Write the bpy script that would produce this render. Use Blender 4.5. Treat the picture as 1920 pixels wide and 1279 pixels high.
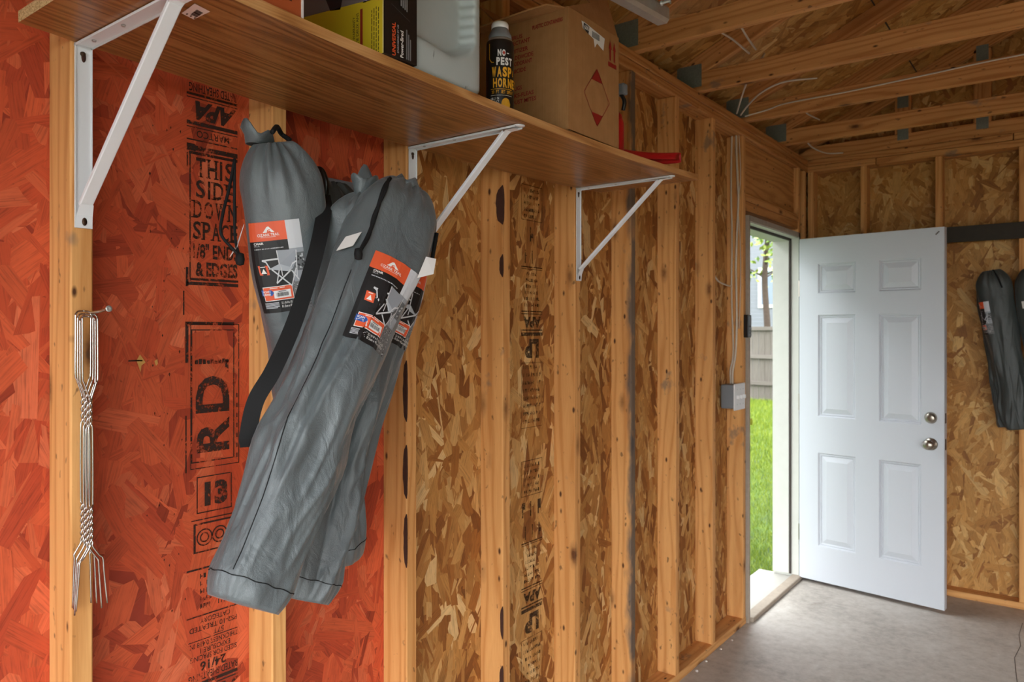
import bpy, bmesh, math, random
import numpy as np
from mathutils import Vector, Matrix, noise as mnoise

for o in list(bpy.data.objects): bpy.data.objects.remove(o)
scene = bpy.context.scene
COL = scene.collection

# ------------------------------------------------------------------ camera
cam_d = bpy.data.cameras.new('camera'); cam = bpy.data.objects.new('camera', cam_d); COL.objects.link(cam)
cam_d.sensor_width = 36.0; cam_d.lens = 1398.3 / 1920 * 36.0
cam.location = (1.3945, 0.0, 1.536)
cam.rotation_euler = (math.radians(90), 0, 0.65073)
cam_d.shift_y = -(639.5 - 621.16) / 1920
cam_d.clip_start = 0.02; cam_d.clip_end = 200
cam_d.dof.use_dof = True; cam_d.dof.focus_distance = 1.62; cam_d.dof.aperture_fstop = 7.0
scene.camera = cam

# ------------------------------------------------------------------ light
world = bpy.data.worlds.new('world'); scene.world = world; world.use_nodes = True
bg = world.node_tree.nodes['Background']
bg.inputs['Color'].default_value = (0.93, 0.97, 1.0, 1); bg.inputs['Strength'].default_value = 2.4
vs = scene.view_settings
vs.view_transform = 'Standard'; vs.look = 'None'; vs.gamma = 1.0; vs.use_curve_mapping = False
vs.exposure = 1.85

R = random.Random(7)
NR = np.random.default_rng(11)

def lin(c):
    return tuple((v / 255 / 12.92) if v / 255 <= 0.04045 else ((v / 255 + 0.055) / 1.055) ** 2.4 for v in c)
def rgba(c): return tuple(lin(c)) + (1.0,)

# ------------------------------------------------------------------ materials
class N:
    """small node-tree builder"""
    def __init__(s, name):
        s.m = bpy.data.materials.new(name); s.m.use_nodes = True
        s.t = s.m.node_tree; s.b = s.t.nodes['Principled BSDF']; s.out = s.t.nodes['Material Output']
    def n(s, typ, **kw):
        nd = s.t.nodes.new(typ)
        for k, v in kw.items():
            if k.startswith('i_'):
                nd.inputs[k[2:].replace('_', ' ')].default_value = v
            else: setattr(nd, k, v)
        return nd
    def l(s, a, b): s.t.links.new(a, b)
    def set(s, name, v): s.b.inputs[name].default_value = v
    def math(s, op, a, b=None, c=None):
        nd = s.n('ShaderNodeMath', operation=op)
        for i, v in enumerate((a, b, c)):
            if v is None: continue
            if isinstance(v, (int, float)): nd.inputs[i].default_value = v
            else: s.l(v, nd.inputs[i])
        return nd.outputs[0]
    def mix(s, f, a, b, blend='MIX'):
        nd = s.n('ShaderNodeMix', data_type='RGBA', blend_type=blend)
        for i, v in ((0, f), (6, a), (7, b)):
            if isinstance(v, (int, float)): nd.inputs[i].default_value = v
            elif isinstance(v, tuple): nd.inputs[i].default_value = v
            else: s.l(v, nd.inputs[i])
        return nd.outputs[2]
    def mapping(s, vec, scale=(1, 1, 1), loc=(0, 0, 0)):
        nd = s.n('ShaderNodeMapping'); nd.inputs['Scale'].default_value = scale; nd.inputs['Location'].default_value = loc
        s.l(vec, nd.inputs['Vector']); return nd.outputs[0]
    def noise(s, vec, scale=5, detail=3, rough=0.5, dist=0):
        nd = s.n('ShaderNodeTexNoise'); nd.inputs['Scale'].default_value = scale; nd.inputs['Detail'].default_value = detail
        nd.inputs['Roughness'].default_value = rough; nd.inputs['Distortion'].default_value = dist
        if vec is not None: s.l(vec, nd.inputs['Vector'])
        return nd.outputs['Fac']
    def ramp(s, f, stops, interp='LINEAR'):
        nd = s.n('ShaderNodeValToRGB'); cr = nd.color_ramp; cr.interpolation = interp
        while len(cr.elements) < len(stops): cr.elements.new(0.5)
        for e, (p, c) in zip(cr.elements, stops): e.position = p; e.color = c if len(c) == 4 else tuple(c) + (1,)
        s.l(f, nd.inputs[0]); return nd.outputs[0]
    def bump(s, h, strength=0.3, dist=0.002):
        nd = s.n('ShaderNodeBump'); nd.inputs['Strength'].default_value = strength; nd.inputs['Distance'].default_value = dist
        s.l(h, nd.inputs['Height']); s.l(nd.outputs[0], s.b.inputs['Normal'])
    def obj(s):
        return s.n('ShaderNodeTexCoord').outputs['Object']
    def objr(s, k=37.0):
        """object coords shifted by the object's own random number"""
        tc = s.obj(); oi = s.n('ShaderNodeObjectInfo').outputs['Random']
        v = s.n('ShaderNodeCombineXYZ')
        s.l(s.math('MULTIPLY', oi, k), v.inputs[0]); s.l(s.math('MULTIPLY', oi, k * 1.7), v.inputs[1]); s.l(s.math('MULTIPLY', oi, k * 2.3), v.inputs[2])
        a = s.n('ShaderNodeVectorMath', operation='ADD'); s.l(tc, a.inputs[0]); s.l(v.outputs[0], a.inputs[1])
        return a.outputs[0], oi, tc
    def color(s, c): s.l(c, s.b.inputs['Base Color'])

def plain(name, c, rough=0.5, metal=0.0, spec=0.5, noise=0.0, nscale=20):
    k = N(name); k.set('Roughness', rough); k.set('Metallic', metal); k.set('Specular IOR Level', spec)
    if noise:
        f = k.noise(k.obj(), nscale, 4)
        k.color(k.mix(f, tuple(v * (1 - noise) for v in lin(c)) + (1,), tuple(min(1, v * (1 + noise)) for v in lin(c)) + (1,)))
    else: k.set('Base Color', rgba(c))
    return k.m

def pine(name, lo, hi, stain=0.0):
    """sawn lumber; the grain runs along the object's local Z"""
    k = N(name); v, oi, tc = k.objr()
    w = k.mapping(v, (1, 1, 0.10)); warp = k.noise(w, 9, 2)
    g = k.mapping(v, (1, 1, 0.045))
    sx = k.n('ShaderNodeSeparateXYZ'); k.l(v, sx.inputs[0])
    ring = k.math('ADD', k.math('MULTIPLY', sx.outputs[0], 60), k.math('MULTIPLY', sx.outputs[1], 75))
    ring = k.math('ADD', ring, k.math('MULTIPLY', warp, 11))
    ring = k.math('SINE', k.math('MULTIPLY', ring, 3.0))
    ring = k.math('MULTIPLY_ADD', ring, 0.5, 0.5)
    fine = k.noise(g, 420, 3); mid = k.noise(w, 28, 3)
    f = k.math('ADD', k.math('MULTIPLY', k.math('POWER', ring, 3.0), 0.30), k.math('ADD', k.math('MULTIPLY', fine, 0.35), k.math('MULTIPLY', mid, 0.42)))
    f = k.math('ADD', f, k.math('MULTIPLY', oi, 0.22))
    c = k.ramp(f, [(0.25, lin(hi)), (0.85, lin(lo))])
    # knots
    kv = k.n('ShaderNodeTexVoronoi'); kv.inputs['Scale'].default_value = 1.0; kv.inputs['Randomness'].default_value = 1.0
    k.l(k.mapping(v, (10, 10, 4.2)), kv.inputs['Vector'])
    kd = k.math('ADD', kv.outputs['Distance'], k.math('MULTIPLY', k.noise(v, 60, 2), 0.06))
    knot = k.ramp(kd, [(0.09, (1, 1, 1)), (0.17, (0.35, 0.35, 0.35)), (0.26, (0, 0, 0))])
    sepc = k.n('ShaderNodeSeparateColor'); k.l(kv.outputs['Color'], sepc.inputs[0])
    pick = k.math('GREATER_THAN', sepc.outputs[0], 0.25)
    c = k.mix(k.math('MULTIPLY', knot, pick), c, rgba((96, 56, 26)))
    # small dark specks (nail marks, dirt)
    sp = k.noise(k.mapping(v, (1, 1, 0.6)), 55, 2)
    c = k.mix(k.ramp(sp, [(0.68, (0, 0, 0)), (0.75, (0.7, 0.7, 0.7))]), c, rgba((88, 62, 40)))
    k2 = k.n('ShaderNodeTexVoronoi'); k2.inputs['Scale'].default_value = 1.0; k.l(k.mapping(v, (24, 24, 11)), k2.inputs['Vector'])
    s3 = k.n('ShaderNodeSeparateColor'); k.l(k2.outputs['Color'], s3.inputs[0])
    c = k.mix(k.math('MULTIPLY', k.ramp(k2.outputs['Distance'], [(0.07, (1, 1, 1)), (0.15, (0, 0, 0))]), k.math('GREATER_THAN', s3.outputs[0], 0.55)), c, rgba((82, 48, 24)))
    sm = k.noise(k.mapping(v, (1, 1, 0.7)), 7, 4, .6)
    c = k.mix(k.ramp(sm, [(0.66, (0, 0, 0)), (0.72, (0.6, 0.6, 0.6))]), c, rgba((104, 98, 90)))
    if stain:
        s2 = k.n('ShaderNodeSeparateXYZ'); k.l(tc, s2.inputs[0])
        e = k.math('ADD', s2.outputs[1], k.math('MULTIPLY', k.math('SUBTRACT', k.noise(k.mapping(tc, (1, 1, 0.35)), 22, 4), 0.5), 0.24))
        e = k.math('ADD', k.math('MULTIPLY', s2.outputs[0], 0.9), k.math('MULTIPLY', e, 0.3))
        m = k.ramp(k.math('ADD', e, 0.5), [(0.515, (0, 0, 0)), (0.535, (0.85, 0.85, 0.85))])
        zz = k.ramp(k.noise(k.mapping(tc, (0.01, 0.01, 1)), 2.2, 2), [(0.30, (0, 0, 0)), (0.38, (1, 1, 1))])
        c = k.mix(k.math('MULTIPLY', m, zz), c, rgba((78, 78, 76)))
    k.color(c); k.set('Roughness', 0.72); k.set('Specular IOR Level', 0.3)
    k.bump(f, 0.25, 0.001)
    return k.m

def strand_mat(name, grain=0.5, rough=0.6, red=False):
    k = N(name)
    a = k.n('ShaderNodeAttribute', attribute_name='Col').outputs['Color']
    g = k.n('ShaderNodeAttribute', attribute_name='grain').outputs['Vector']
    f = k.noise(k.mapping(g, (14, 330, 50)), 1.0, 3, 0.6)
    f2 = k.noise(k.mapping(g, (30, 60, 50)), 1.0, 2, 0.6)
    sh = k.ramp(k.math('ADD', k.math('MULTIPLY', f, 0.7), k.math('MULTIPLY', f2, 0.3)), [(0.28, (1 - grain,) * 3), (0.5, (0.95,) * 3), (0.75, (1.12,) * 3)])
    c = k.mix(1.0, a, sh, 'MULTIPLY')
    sp = k.noise(k.obj(), 85 if red else 60, 3)
    c = k.mix(k.ramp(sp, [(0.70, (0, 0, 0)), (0.78, (0.5, 0.5, 0.5))]), c, rgba((70, 30, 18) if red else (80, 46, 20)))
    k.color(c); k.set('Roughness', rough); k.set('Specular IOR Level', 0.35); k.bump(f, 0.35, 0.001)
    return k.m

M = {}
M['pine'] = pine('pine_lumber', (194, 132, 72), (228, 172, 108))
M['pine_stain'] = pine('pine_lumber_stained', (194, 132, 72), (228, 172, 108), 1.0)
M['pine_roof'] = pine('pine_roof_lumber', (168, 108, 56), (212, 154, 92))
M['osb'] = strand_mat('strand_board', 0.5)
M['osb_red'] = strand_mat('strand_board_red', 0.48, 0.55, True)
M['osb_base'] = plain('strand_board_core', (150, 96, 46), 0.8, noise=0.3)
M['red_base'] = plain('strand_board_red_core', (150, 52, 28), 0.8, noise=0.2)
M['white_metal'] = plain('white_powder_coat', (226, 228, 230), 0.35)
M['zinc'] = plain('zinc_steel', (186, 188, 184), 0.35, 0.6, noise=0.15, nscale=60)
M['wire'] = plain('steel_wire', (200, 196, 190), 0.22, 1.0)
M['dark_steel'] = plain('dark_rusty_steel', (74, 54, 40), 0.5, 0.7)
M['nickel'] = plain('brushed_nickel', (168, 160, 148), 0.3, 1.0)
M['hinge'] = plain('dull_hinge_steel', (112, 106, 94), .5, .3)
M['gusset'] = plain('galvanised_plate', (118, 124, 112), 0.6, 0.35, noise=0.35, nscale=120)
M['black'] = plain('black_webbing', (22, 22, 23), 0.75, spec=0.3)
M['black_gloss'] = plain('black_vinyl', (30, 27, 25), 0.35)
M['bark'] = plain('bark', (62, 32, 20), 0.9, noise=0.4, nscale=90)
M['door_white'] = plain('white_door_paint', (200, 204, 210), 0.42)
M['frame_white'] = plain('white_frame_paint', (196, 196, 188), 0.6, noise=0.06)
M['frame_bare'] = plain('weathered_bare_wood', (164, 150, 134), 0.8, noise=0.2, nscale=40)
M['rubber'] = plain('weatherstrip', (60, 52, 46), 0.8)
M['cable'] = plain('white_cable_sheath', (205, 192, 172), 0.5)
M['grey_pvc'] = plain('grey_plastic', (120, 124, 128), 0.5)
M['white_plastic'] = plain('white_plastic', (230, 230, 228), 0.4)
M['dark_board'] = plain('black_stained_board', (48, 42, 32), 0.75, noise=0.3, nscale=30)
M['yellow_green'] = plain('yellow_green_plastic', (190, 200, 60), 0.5)
M['red_plastic'] = plain('red_plastic', (176, 22, 28), 0.35)
M['jug'] = None
M['label_white'] = plain('white_paper', (225, 222, 218), 0.6)
M['siding'] = plain('white_siding', (116, 119, 125), 0.6)
M['glass_dark'] = plain('window_glass', (90, 105, 120), 0.1)
M['asphalt'] = plain('asphalt', (92, 90, 88), .95, noise=.2, nscale=30)
M['concrete_out'] = plain('concrete', (176, 172, 164), 0.9, noise=0.12, nscale=6)

k = N('print'); k.color(k.n('ShaderNodeAttribute', attribute_name='Col').outputs['Color']); k.set('Roughness', 0.5); M['print'] = k.m

k = N('stamp_ink')                     # worn black ink: patchy cover
tc = k.obj(); f = k.noise(tc, 130, 4, 0.65); f2 = k.noise(tc, 22, 3)
cov = k.math('ADD', k.math('MULTIPLY', f, 0.62), k.math('MULTIPLY', f2, 0.45))
al = k.ramp(cov, [(0.42, (0, 0, 0)), (0.52, (0.9, 0.9, 0.9))])
k.set('Base Color', rgba((40, 22, 16))); k.set('Roughness', 0.75); k.l(al, k.b.inputs['Alpha']); M['ink'] = k.m
k = N('stamp_ink_faint')
tc = k.obj(); f = k.noise(tc, 150, 4, 0.65); f2 = k.noise(tc, 30, 3)
cov = k.math('ADD', k.math('MULTIPLY', f, 0.62), k.math('MULTIPLY', f2, 0.45))
al = k.ramp(cov, [(0.39, (0, 0, 0)), (0.50, (0.8, 0.8, 0.8))])
k.set('Base Color', rgba((46, 30, 18))); k.set('Roughness', 0.75); k.l(al, k.b.inputs['Alpha']); M['ink_faint'] = k.m

def oak(name, c0, c1, c2):
    k = N(name); v = k.obj()      # shelf board, grain along Y
    w = k.mapping(v, (1, 0.09, 1)); wa = k.noise(w, 7, 3, dist=0.6)
    sx = k.n('ShaderNodeSeparateXYZ'); k.l(v, sx.inputs[0])
    r = k.math('SINE', k.math('ADD', k.math('MULTIPLY', sx.outputs[0], 260), k.math('MULTIPLY', wa, 75)))
    fine = k.noise(k.mapping(v, (1, 0.025, 1)), 330, 3)
    f = k.math('ADD', k.math('MULTIPLY', k.math('MULTIPLY_ADD', r, 0.5, 0.5), 0.35), k.math('MULTIPLY', fine, 0.65))
    k.color(k.ramp(f, [(0.18, lin(c0)), (0.45, lin(c1)), (0.8, lin(c2))]))
    k.set('Roughness', 0.33); k.set('Specular IOR Level', 0.5); k.bump(fine, 0.15, 0.0006); return k.m
M['oak'] = oak('oak_laminate', (98, 58, 26), (140, 90, 46), (166, 114, 64))
M['oak_lit_edge'] = oak('oak_laminate_lit_edge', (150, 98, 52), (190, 136, 82), (214, 164, 108))  # same laminate in a lighter copy: light on the front edge painted in

k = N('particle_board'); f = k.noise(k.obj(), 420, 3)
k.color(k.ramp(f, [(0.3, lin((150, 112, 66))), (0.5, lin((206, 172, 118))), (0.7, lin((228, 200, 150)))])); k.set('Roughness', 0.9); M['particle'] = k.m

k = N('corrugated_cardboard'); v = k.obj()
f = k.noise(v, 30, 4); f2 = k.noise(k.mapping(v, (1, 1, 0.02)), 260, 2)
k.color(k.mix(k.math('ADD', k.math('MULTIPLY', f, .6), k.math('MULTIPLY', f2, .4)), rgba((146, 102, 60)), rgba((186, 138, 88)))); k.set('Roughness', 0.85); k.set('Specular IOR Level', .2)
k.bump(f2, 0.1, 0.001); M['card'] = k.m

k = N('jug_plastic'); v = k.obj(); f = k.noise(v, 9, 4); sc = k.noise(k.mapping(v, (1, 1, 0.35)), 75, 3)
c = k.mix(f, rgba((170, 180, 180)), rgba((196, 204, 202)))
c = k.mix(k.ramp(sc, [(0.69, (0, 0, 0)), (0.75, (0.6, 0.6, 0.6))]), c, rgba((70, 72, 70)))
k.color(c); k.set('Roughness', 0.42); M['jug'] = k.m

def fabric(name, lo, hi, rough=0.4):
    k = N(name); v = k.obj(); f = k.noise(v, 12, 3); cr = k.noise(k.mapping(v, (1, 1, .45)), 26, 4, dist=1.2); wv = k.noise(v, 900, 2)
    k.color(k.mix(f, rgba(lo), rgba(hi)))
    k.set('Roughness', rough); k.set('Specular IOR Level', 0.7); k.set('Sheen Weight', 0.15); k.set('Sheen Roughness', 0.4)
    k.bump(k.math('ADD', k.math('MULTIPLY', cr, 0.8), k.math('MULTIPLY', wv, 0.12)), 0.75, 0.006)
    return k.m
M['nylon'] = fabric('grey_nylon', (82, 89, 92), (102, 110, 112), 0.33)
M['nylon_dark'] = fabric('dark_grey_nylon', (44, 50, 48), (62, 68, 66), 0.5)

k = N('concrete_floor'); v = k.obj(); f = k.noise(v, 2.2, 5, 0.6); f2 = k.noise(v, 26, 5, 0.65); f3 = k.noise(v, 240, 2)
c = k.ramp(k.math('ADD', k.math('MULTIPLY', f, .55), k.math('MULTIPLY', f2, .45)), [(0.3, lin((148, 139, 129))), (0.5, lin((186, 178, 168))), (0.7, lin((208, 202, 194)))])
c = k.mix(k.ramp(f2, [(0.70, (0, 0, 0)), (0.74, (0.6, 0.6, 0.6))]), c, rgba((215, 212, 206)))
k.color(c); k.set('Roughness', 0.62); k.bump(k.math('ADD', f2, k.math('MULTIPLY', f3, .4)), 0.25, 0.003); M['concrete'] = k.m

k = N('grass'); oi = k.n('ShaderNodeAttribute', attribute_name='Col').outputs['Color']; k.color(oi); k.set('Roughness', 0.6); M['grass'] = k.m
k = N('lawn_soil'); f = k.noise(k.obj(), 6, 4); k.color(k.ramp(f, [(0.35, lin((46, 66, 18))), (0.65, lin((70, 96, 26)))])); k.set('Roughness', .95); M['lawn'] = k.m
k = N('fence_wood'); v, oi, tc = k.objr(); f = k.noise(k.mapping(v, (1, 1, .08)), 50, 4)
k.color(k.mix(k.math('ADD', k.math('MULTIPLY', f, .7), k.math('MULTIPLY', oi, .3)), rgba((82, 74, 66)), rgba((122, 115, 108)))); k.set('Roughness', .9); M['fence'] = k.m
M['tree_bark'] = plain('tree_bark', (64, 52, 42), 0.95, noise=0.4, nscale=14)

# ------------------------------------------------------------------ object helpers
def link(o, parent=None):
    COL.objects.link(o)
    if parent is not None: o.parent = parent
    return o
def tag(o, label=None, cat=None, group=None, kind=None):
    if label: o['label'] = label
    if cat: o['category'] = cat
    if group: o['group'] = group
    if kind: o['kind'] = kind
    return o
def empty(name, loc=(0, 0, 0), parent=None, rz=0.0):
    o = bpy.data.objects.new(name, None); o.location = loc; o.rotation_euler = (0, 0, rz); o.empty_display_size = 0.05
    return link(o, parent)
def mesh(name, verts, faces, mat, parent=None, smooth=False, loc=(0, 0, 0), mats=None, mi=None):
    me = bpy.data.meshes.new(name); me.from_pydata([tuple(v) for v in verts], [], [tuple(f) for f in faces]); me.update()
    for m in (mats or [mat]): me.materials.append(m)
    if mi is not None: me.polygons.foreach_set('material_index', mi)
    if smooth: me.polygons.foreach_set('use_smooth', [True] * len(me.polygons))
    o = bpy.data.objects.new(name, me); o.location = loc
    return link(o, parent)
def bm_obj(name, bm, mat, parent=None, smooth=False, loc=(0, 0, 0)):
    me = bpy.data.meshes.new(name); bm.to_mesh(me); bm.free()
    for m in (mat if isinstance(mat, list) else [mat]): me.materials.append(m)
    if smooth: me.polygons.foreach_set('use_smooth', [True] * len(me.polygons))
    o = bpy.data.objects.new(name, me); o.location = loc
    return link(o, parent)
def wpos(parent):
    """world location of an unrotated parent chain"""
    v = Vector((0, 0, 0))
    while parent is not None: v += parent.location; parent = parent.parent
    return v
def box_mesh(sx, sy, sz, bev=0.0, seg=2):
    bm = bmesh.new(); bmesh.ops.create_cube(bm, size=1.0)
    for v in bm.verts: v.co.x *= sx; v.co.y *= sy; v.co.z *= sz
    if bev: bmesh.ops.bevel(bm, geom=list(bm.edges), offset=bev, segments=seg, profile=0.5, affect='EDGES')
    return bm
def block(name, lo, hi, mat, parent=None, bev=0.0, world=True):
    """box between two corners given in world coordinates (parent chain must be unrotated)"""
    lo, hi = Vector(lo), Vector(hi); c = (lo + hi) / 2; d = hi - lo
    if parent is not None and world: c = c - wpos(parent)
    return bm_obj(name, box_mesh(d.x, d.y, d.z, bev), mat, parent, loc=c)
_lum = {}
def lumber(name, p0, p1, a, b, mat, parent=None, ref=(0, 1, 0), bev=0.003):
    """board from p0 to p1 (world), local Z along it; a = size across, b = size along ref"""
    p0, p1 = Vector(p0), Vector(p1); d = p1 - p0; L = d.length
    key = (round(a, 4), round(b, 4), round(L, 3), mat.name)
    if key not in _lum:
        bm = box_mesh(a, b, L, bev, 1); me = bpy.data.meshes.new(name); bm.to_mesh(me); bm.free(); me.materials.append(mat); _lum[key] = me
    o = bpy.data.objects.new(name, _lum[key]); z = d.normalized(); y = Vector(ref); y = (y - z * y.dot(z)).normalized(); x = y.cross(z)
    c = (p0 + p1) / 2
    if parent is not None: c = c - wpos(parent)
    o.matrix_basis = Matrix.Translation(c) @ Matrix((x, y, z)).transposed().to_4x4()
    return link(o, parent)
def smooth_path(pts, n=8):
    pts = [Vector(p) for p in pts]
    if len(pts) < 3: return pts
    out = []
    P = [pts[0] * 2 - pts[1]] + pts + [pts[-1] * 2 - pts[-2]]
    for i in range(1, len(P) - 2):
        for j in range(n):
            t = j / n; a, b, c, d = P[i - 1], P[i], P[i + 1], P[i + 2]
            out.append(0.5 * ((2 * b) + (c - a) * t + (2 * a - 5 * b + 4 * c - d) * t * t + (3 * b - a - 3 * c + d) * t ** 3))
    out.append(pts[-1]); return out
def tube_geo(pts, r, seg=8, closed=False):
    pts = [Vector(p) for p in pts]; V = []; F = []; n = len(pts); up = Vector((0.13, 0.37, 0.92)).normalized()
    for i, p in enumerate(pts):
        t = (pts[min(i + 1, n - 1)] - pts[max(i - 1, 0)]).normalized()
        u = up - t * up.dot(t)
        if u.length < 1e-3: u = Vector((1, 0, 0)) - t * t.x
        u.normalize(); up = u; w = t.cross(u)
        rr = r[i] if isinstance(r, (list, tuple)) else r
        for k in range(seg):
            a = 2 * math.pi * k / seg; V.append(p + (u * math.cos(a) + w * math.sin(a)) * rr)
    for i in range(n - 1):
        for k in range(seg):
            F.append((i * seg + k, i * seg + (k + 1) % seg, (i + 1) * seg + (k + 1) % seg, (i + 1) * seg + k))
    F.append(tuple(range(seg - 1, -1, -1))); F.append(tuple((n - 1) * seg + k for k in range(seg)))
    return V, F
def tube(name, pts, r, mat, parent=None, seg=8, smooth_n=8, local=False):
    if smooth_n: pts = smooth_path(pts, smooth_n)
    V, F = tube_geo(pts, r, seg)
    if parent is not None and not local:
        o = wpos(parent); V = [v - o for v in V]
    return mesh(name, V, F, mat, parent, True)
def lathe(name, prof, mat, parent=None, seg=32, loc=(0, 0, 0), mats=None, mis=None, axis='Z'):
    V = []; F = []; mi = []
    for i, (r, z) in enumerate(prof):
        for k in range(seg):
            a = 2 * math.pi * k / seg; p = (r * math.cos(a), r * math.sin(a), z)
            if axis == 'X': p = (p[2], p[0], p[1])
            if axis == 'Y': p = (p[0], -p[2], p[1])
            V.append(p)
    for i in range(len(prof) - 1):
        for k in range(seg):
            F.append((i * seg + k, i * seg + (k + 1) % seg, (i + 1) * seg + (k + 1) % seg, (i + 1) * seg + k)); mi.append(mis[i] if mis else 0)
    F.append(tuple(range(seg - 1, -1, -1))); mi.append(mis[0] if mis else 0)
    F.append(tuple((len(prof) - 1) * seg + k for k in range(seg))); mi.append(mis[-1] if mis else 0)
    return mesh(name, V, F, mat, parent, True, loc, mats, mi)

# ---- flat print: coloured shapes laid on a surface through a mapping (u, v, lift) -> point
_tx = {}
def text_geo(s, bold=0.0):
    key = (s, bold)
    if key not in _tx:
        cu = bpy.data.curves.new('txt', 'FONT'); cu.body = s; cu.size = 1.0; cu.offset = bold; cu.resolution_u = 3
        ob = bpy.data.objects.new('txt', cu); COL.objects.link(ob)
        bpy.context.view_layer.update()
        me = bpy.data.meshes.new_from_object(ob.evaluated_get(bpy.context.evaluated_depsgraph_get()))
        V = np.array([v.co[:2] for v in me.vertices]); F = [tuple(p.vertices) for p in me.polygons]
        bpy.data.meshes.remove(me); bpy.data.objects.remove(ob); bpy.data.curves.remove(cu)
        mn = V.min(0); mx = V.max(0); V = (V - mn) / np.maximum(mx - mn, 1e-6)
        _tx[key] = (V, F)
    return _tx[key]
class Print:
    def __init__(s): s.V = []; s.F = []; s.C = []
    def poly(s, pts, c, z=0):
        i = len(s.V); s.V += [(p[0], p[1], z) for p in pts]; s.F.append(tuple(range(i, i + len(pts)))); s.C += [c] * len(pts)
    def rect(s, u0, v0, u1, v1, c, z=0, nu=1, nv=1):
        for a in range(nu):
            for b in range(nv):
                ua, ub = u0 + (u1 - u0) * a / nu, u0 + (u1 - u0) * (a + 1) / nu
                va, vb = v0 + (v1 - v0) * b / nv, v0 + (v1 - v0) * (b + 1) / nv
                s.poly([(ua, va), (ua, vb), (ub, vb), (ub, va)], c, z)
    def frame(s, u0, v0, u1, v1, wu, wv, c, z=0, n=4):
        s.rect(u0, v0, u1, v0 + wv, c, z, n, 1); s.rect(u0, v1 - wv, u1, v1, c, z, n, 1)
        s.rect(u0, v0 + wv, u0 + wu, v1 - wv, c, z, 1, n); s.rect(u1 - wu, v0 + wv, u1, v1 - wv, c, z, 1, n)
    def line(s, pts, w, c, z=0):
        for a, b in zip(pts[:-1], pts[1:]):
            dx, dy = b[0] - a[0], b[1] - a[1]; L = math.hypot(dx, dy) or 1; nx, ny = -dy / L * w / 2, dx / L * w / 2
            s.poly([(a[0] + nx, a[1] + ny), (b[0] + nx, b[1] + ny), (b[0] - nx, b[1] - ny), (a[0] - nx, a[1] - ny)], c, z)
    def text(s, t, u0, v0, u1, v1, c, z=0, bold=0.0, rot=0, slant=0.0):
        """fills the box; v runs downward. rot = 0, 90 (reads upward), 180"""
        V, F = text_geo(t, bold); i = len(s.V)
        for x, y in V:
            x = x + slant * (y - 0.5)
            if rot == 180: x, y = 1 - x, 1 - y
            elif rot == 90: x, y = 1 - y, x
            elif rot == -90: x, y = y, 1 - x
            s.V.append((u0 + (u1 - u0) * x, v1 - (v1 - v0) * y, z)); s.C.append(c)
        s.F += [tuple(i + q for q in f) for f in F]
    def build(s, name, fn, mat, parent=None, step=0.0004, kind=None):
        V = [fn(u, v, z * step) for u, v, z in s.V]
        o = mesh(name, V, s.F, mat, parent)
        at = o.data.color_attributes.new('Col', 'FLOAT_COLOR', 'POINT')
        at.data.foreach_set('color', np.array([tuple(c) + (1.0,) for c in s.C], dtype=np.float32).ravel())
        if kind: o['kind'] = kind
        return o
def plane_map(o, eu, ev, n):
    o, eu, ev, n = Vector(o), Vector(eu), Vector(ev), Vector(n)
    return lambda u, v, z: o + eu * u + ev * v + n * (z + 0.0004)

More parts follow.
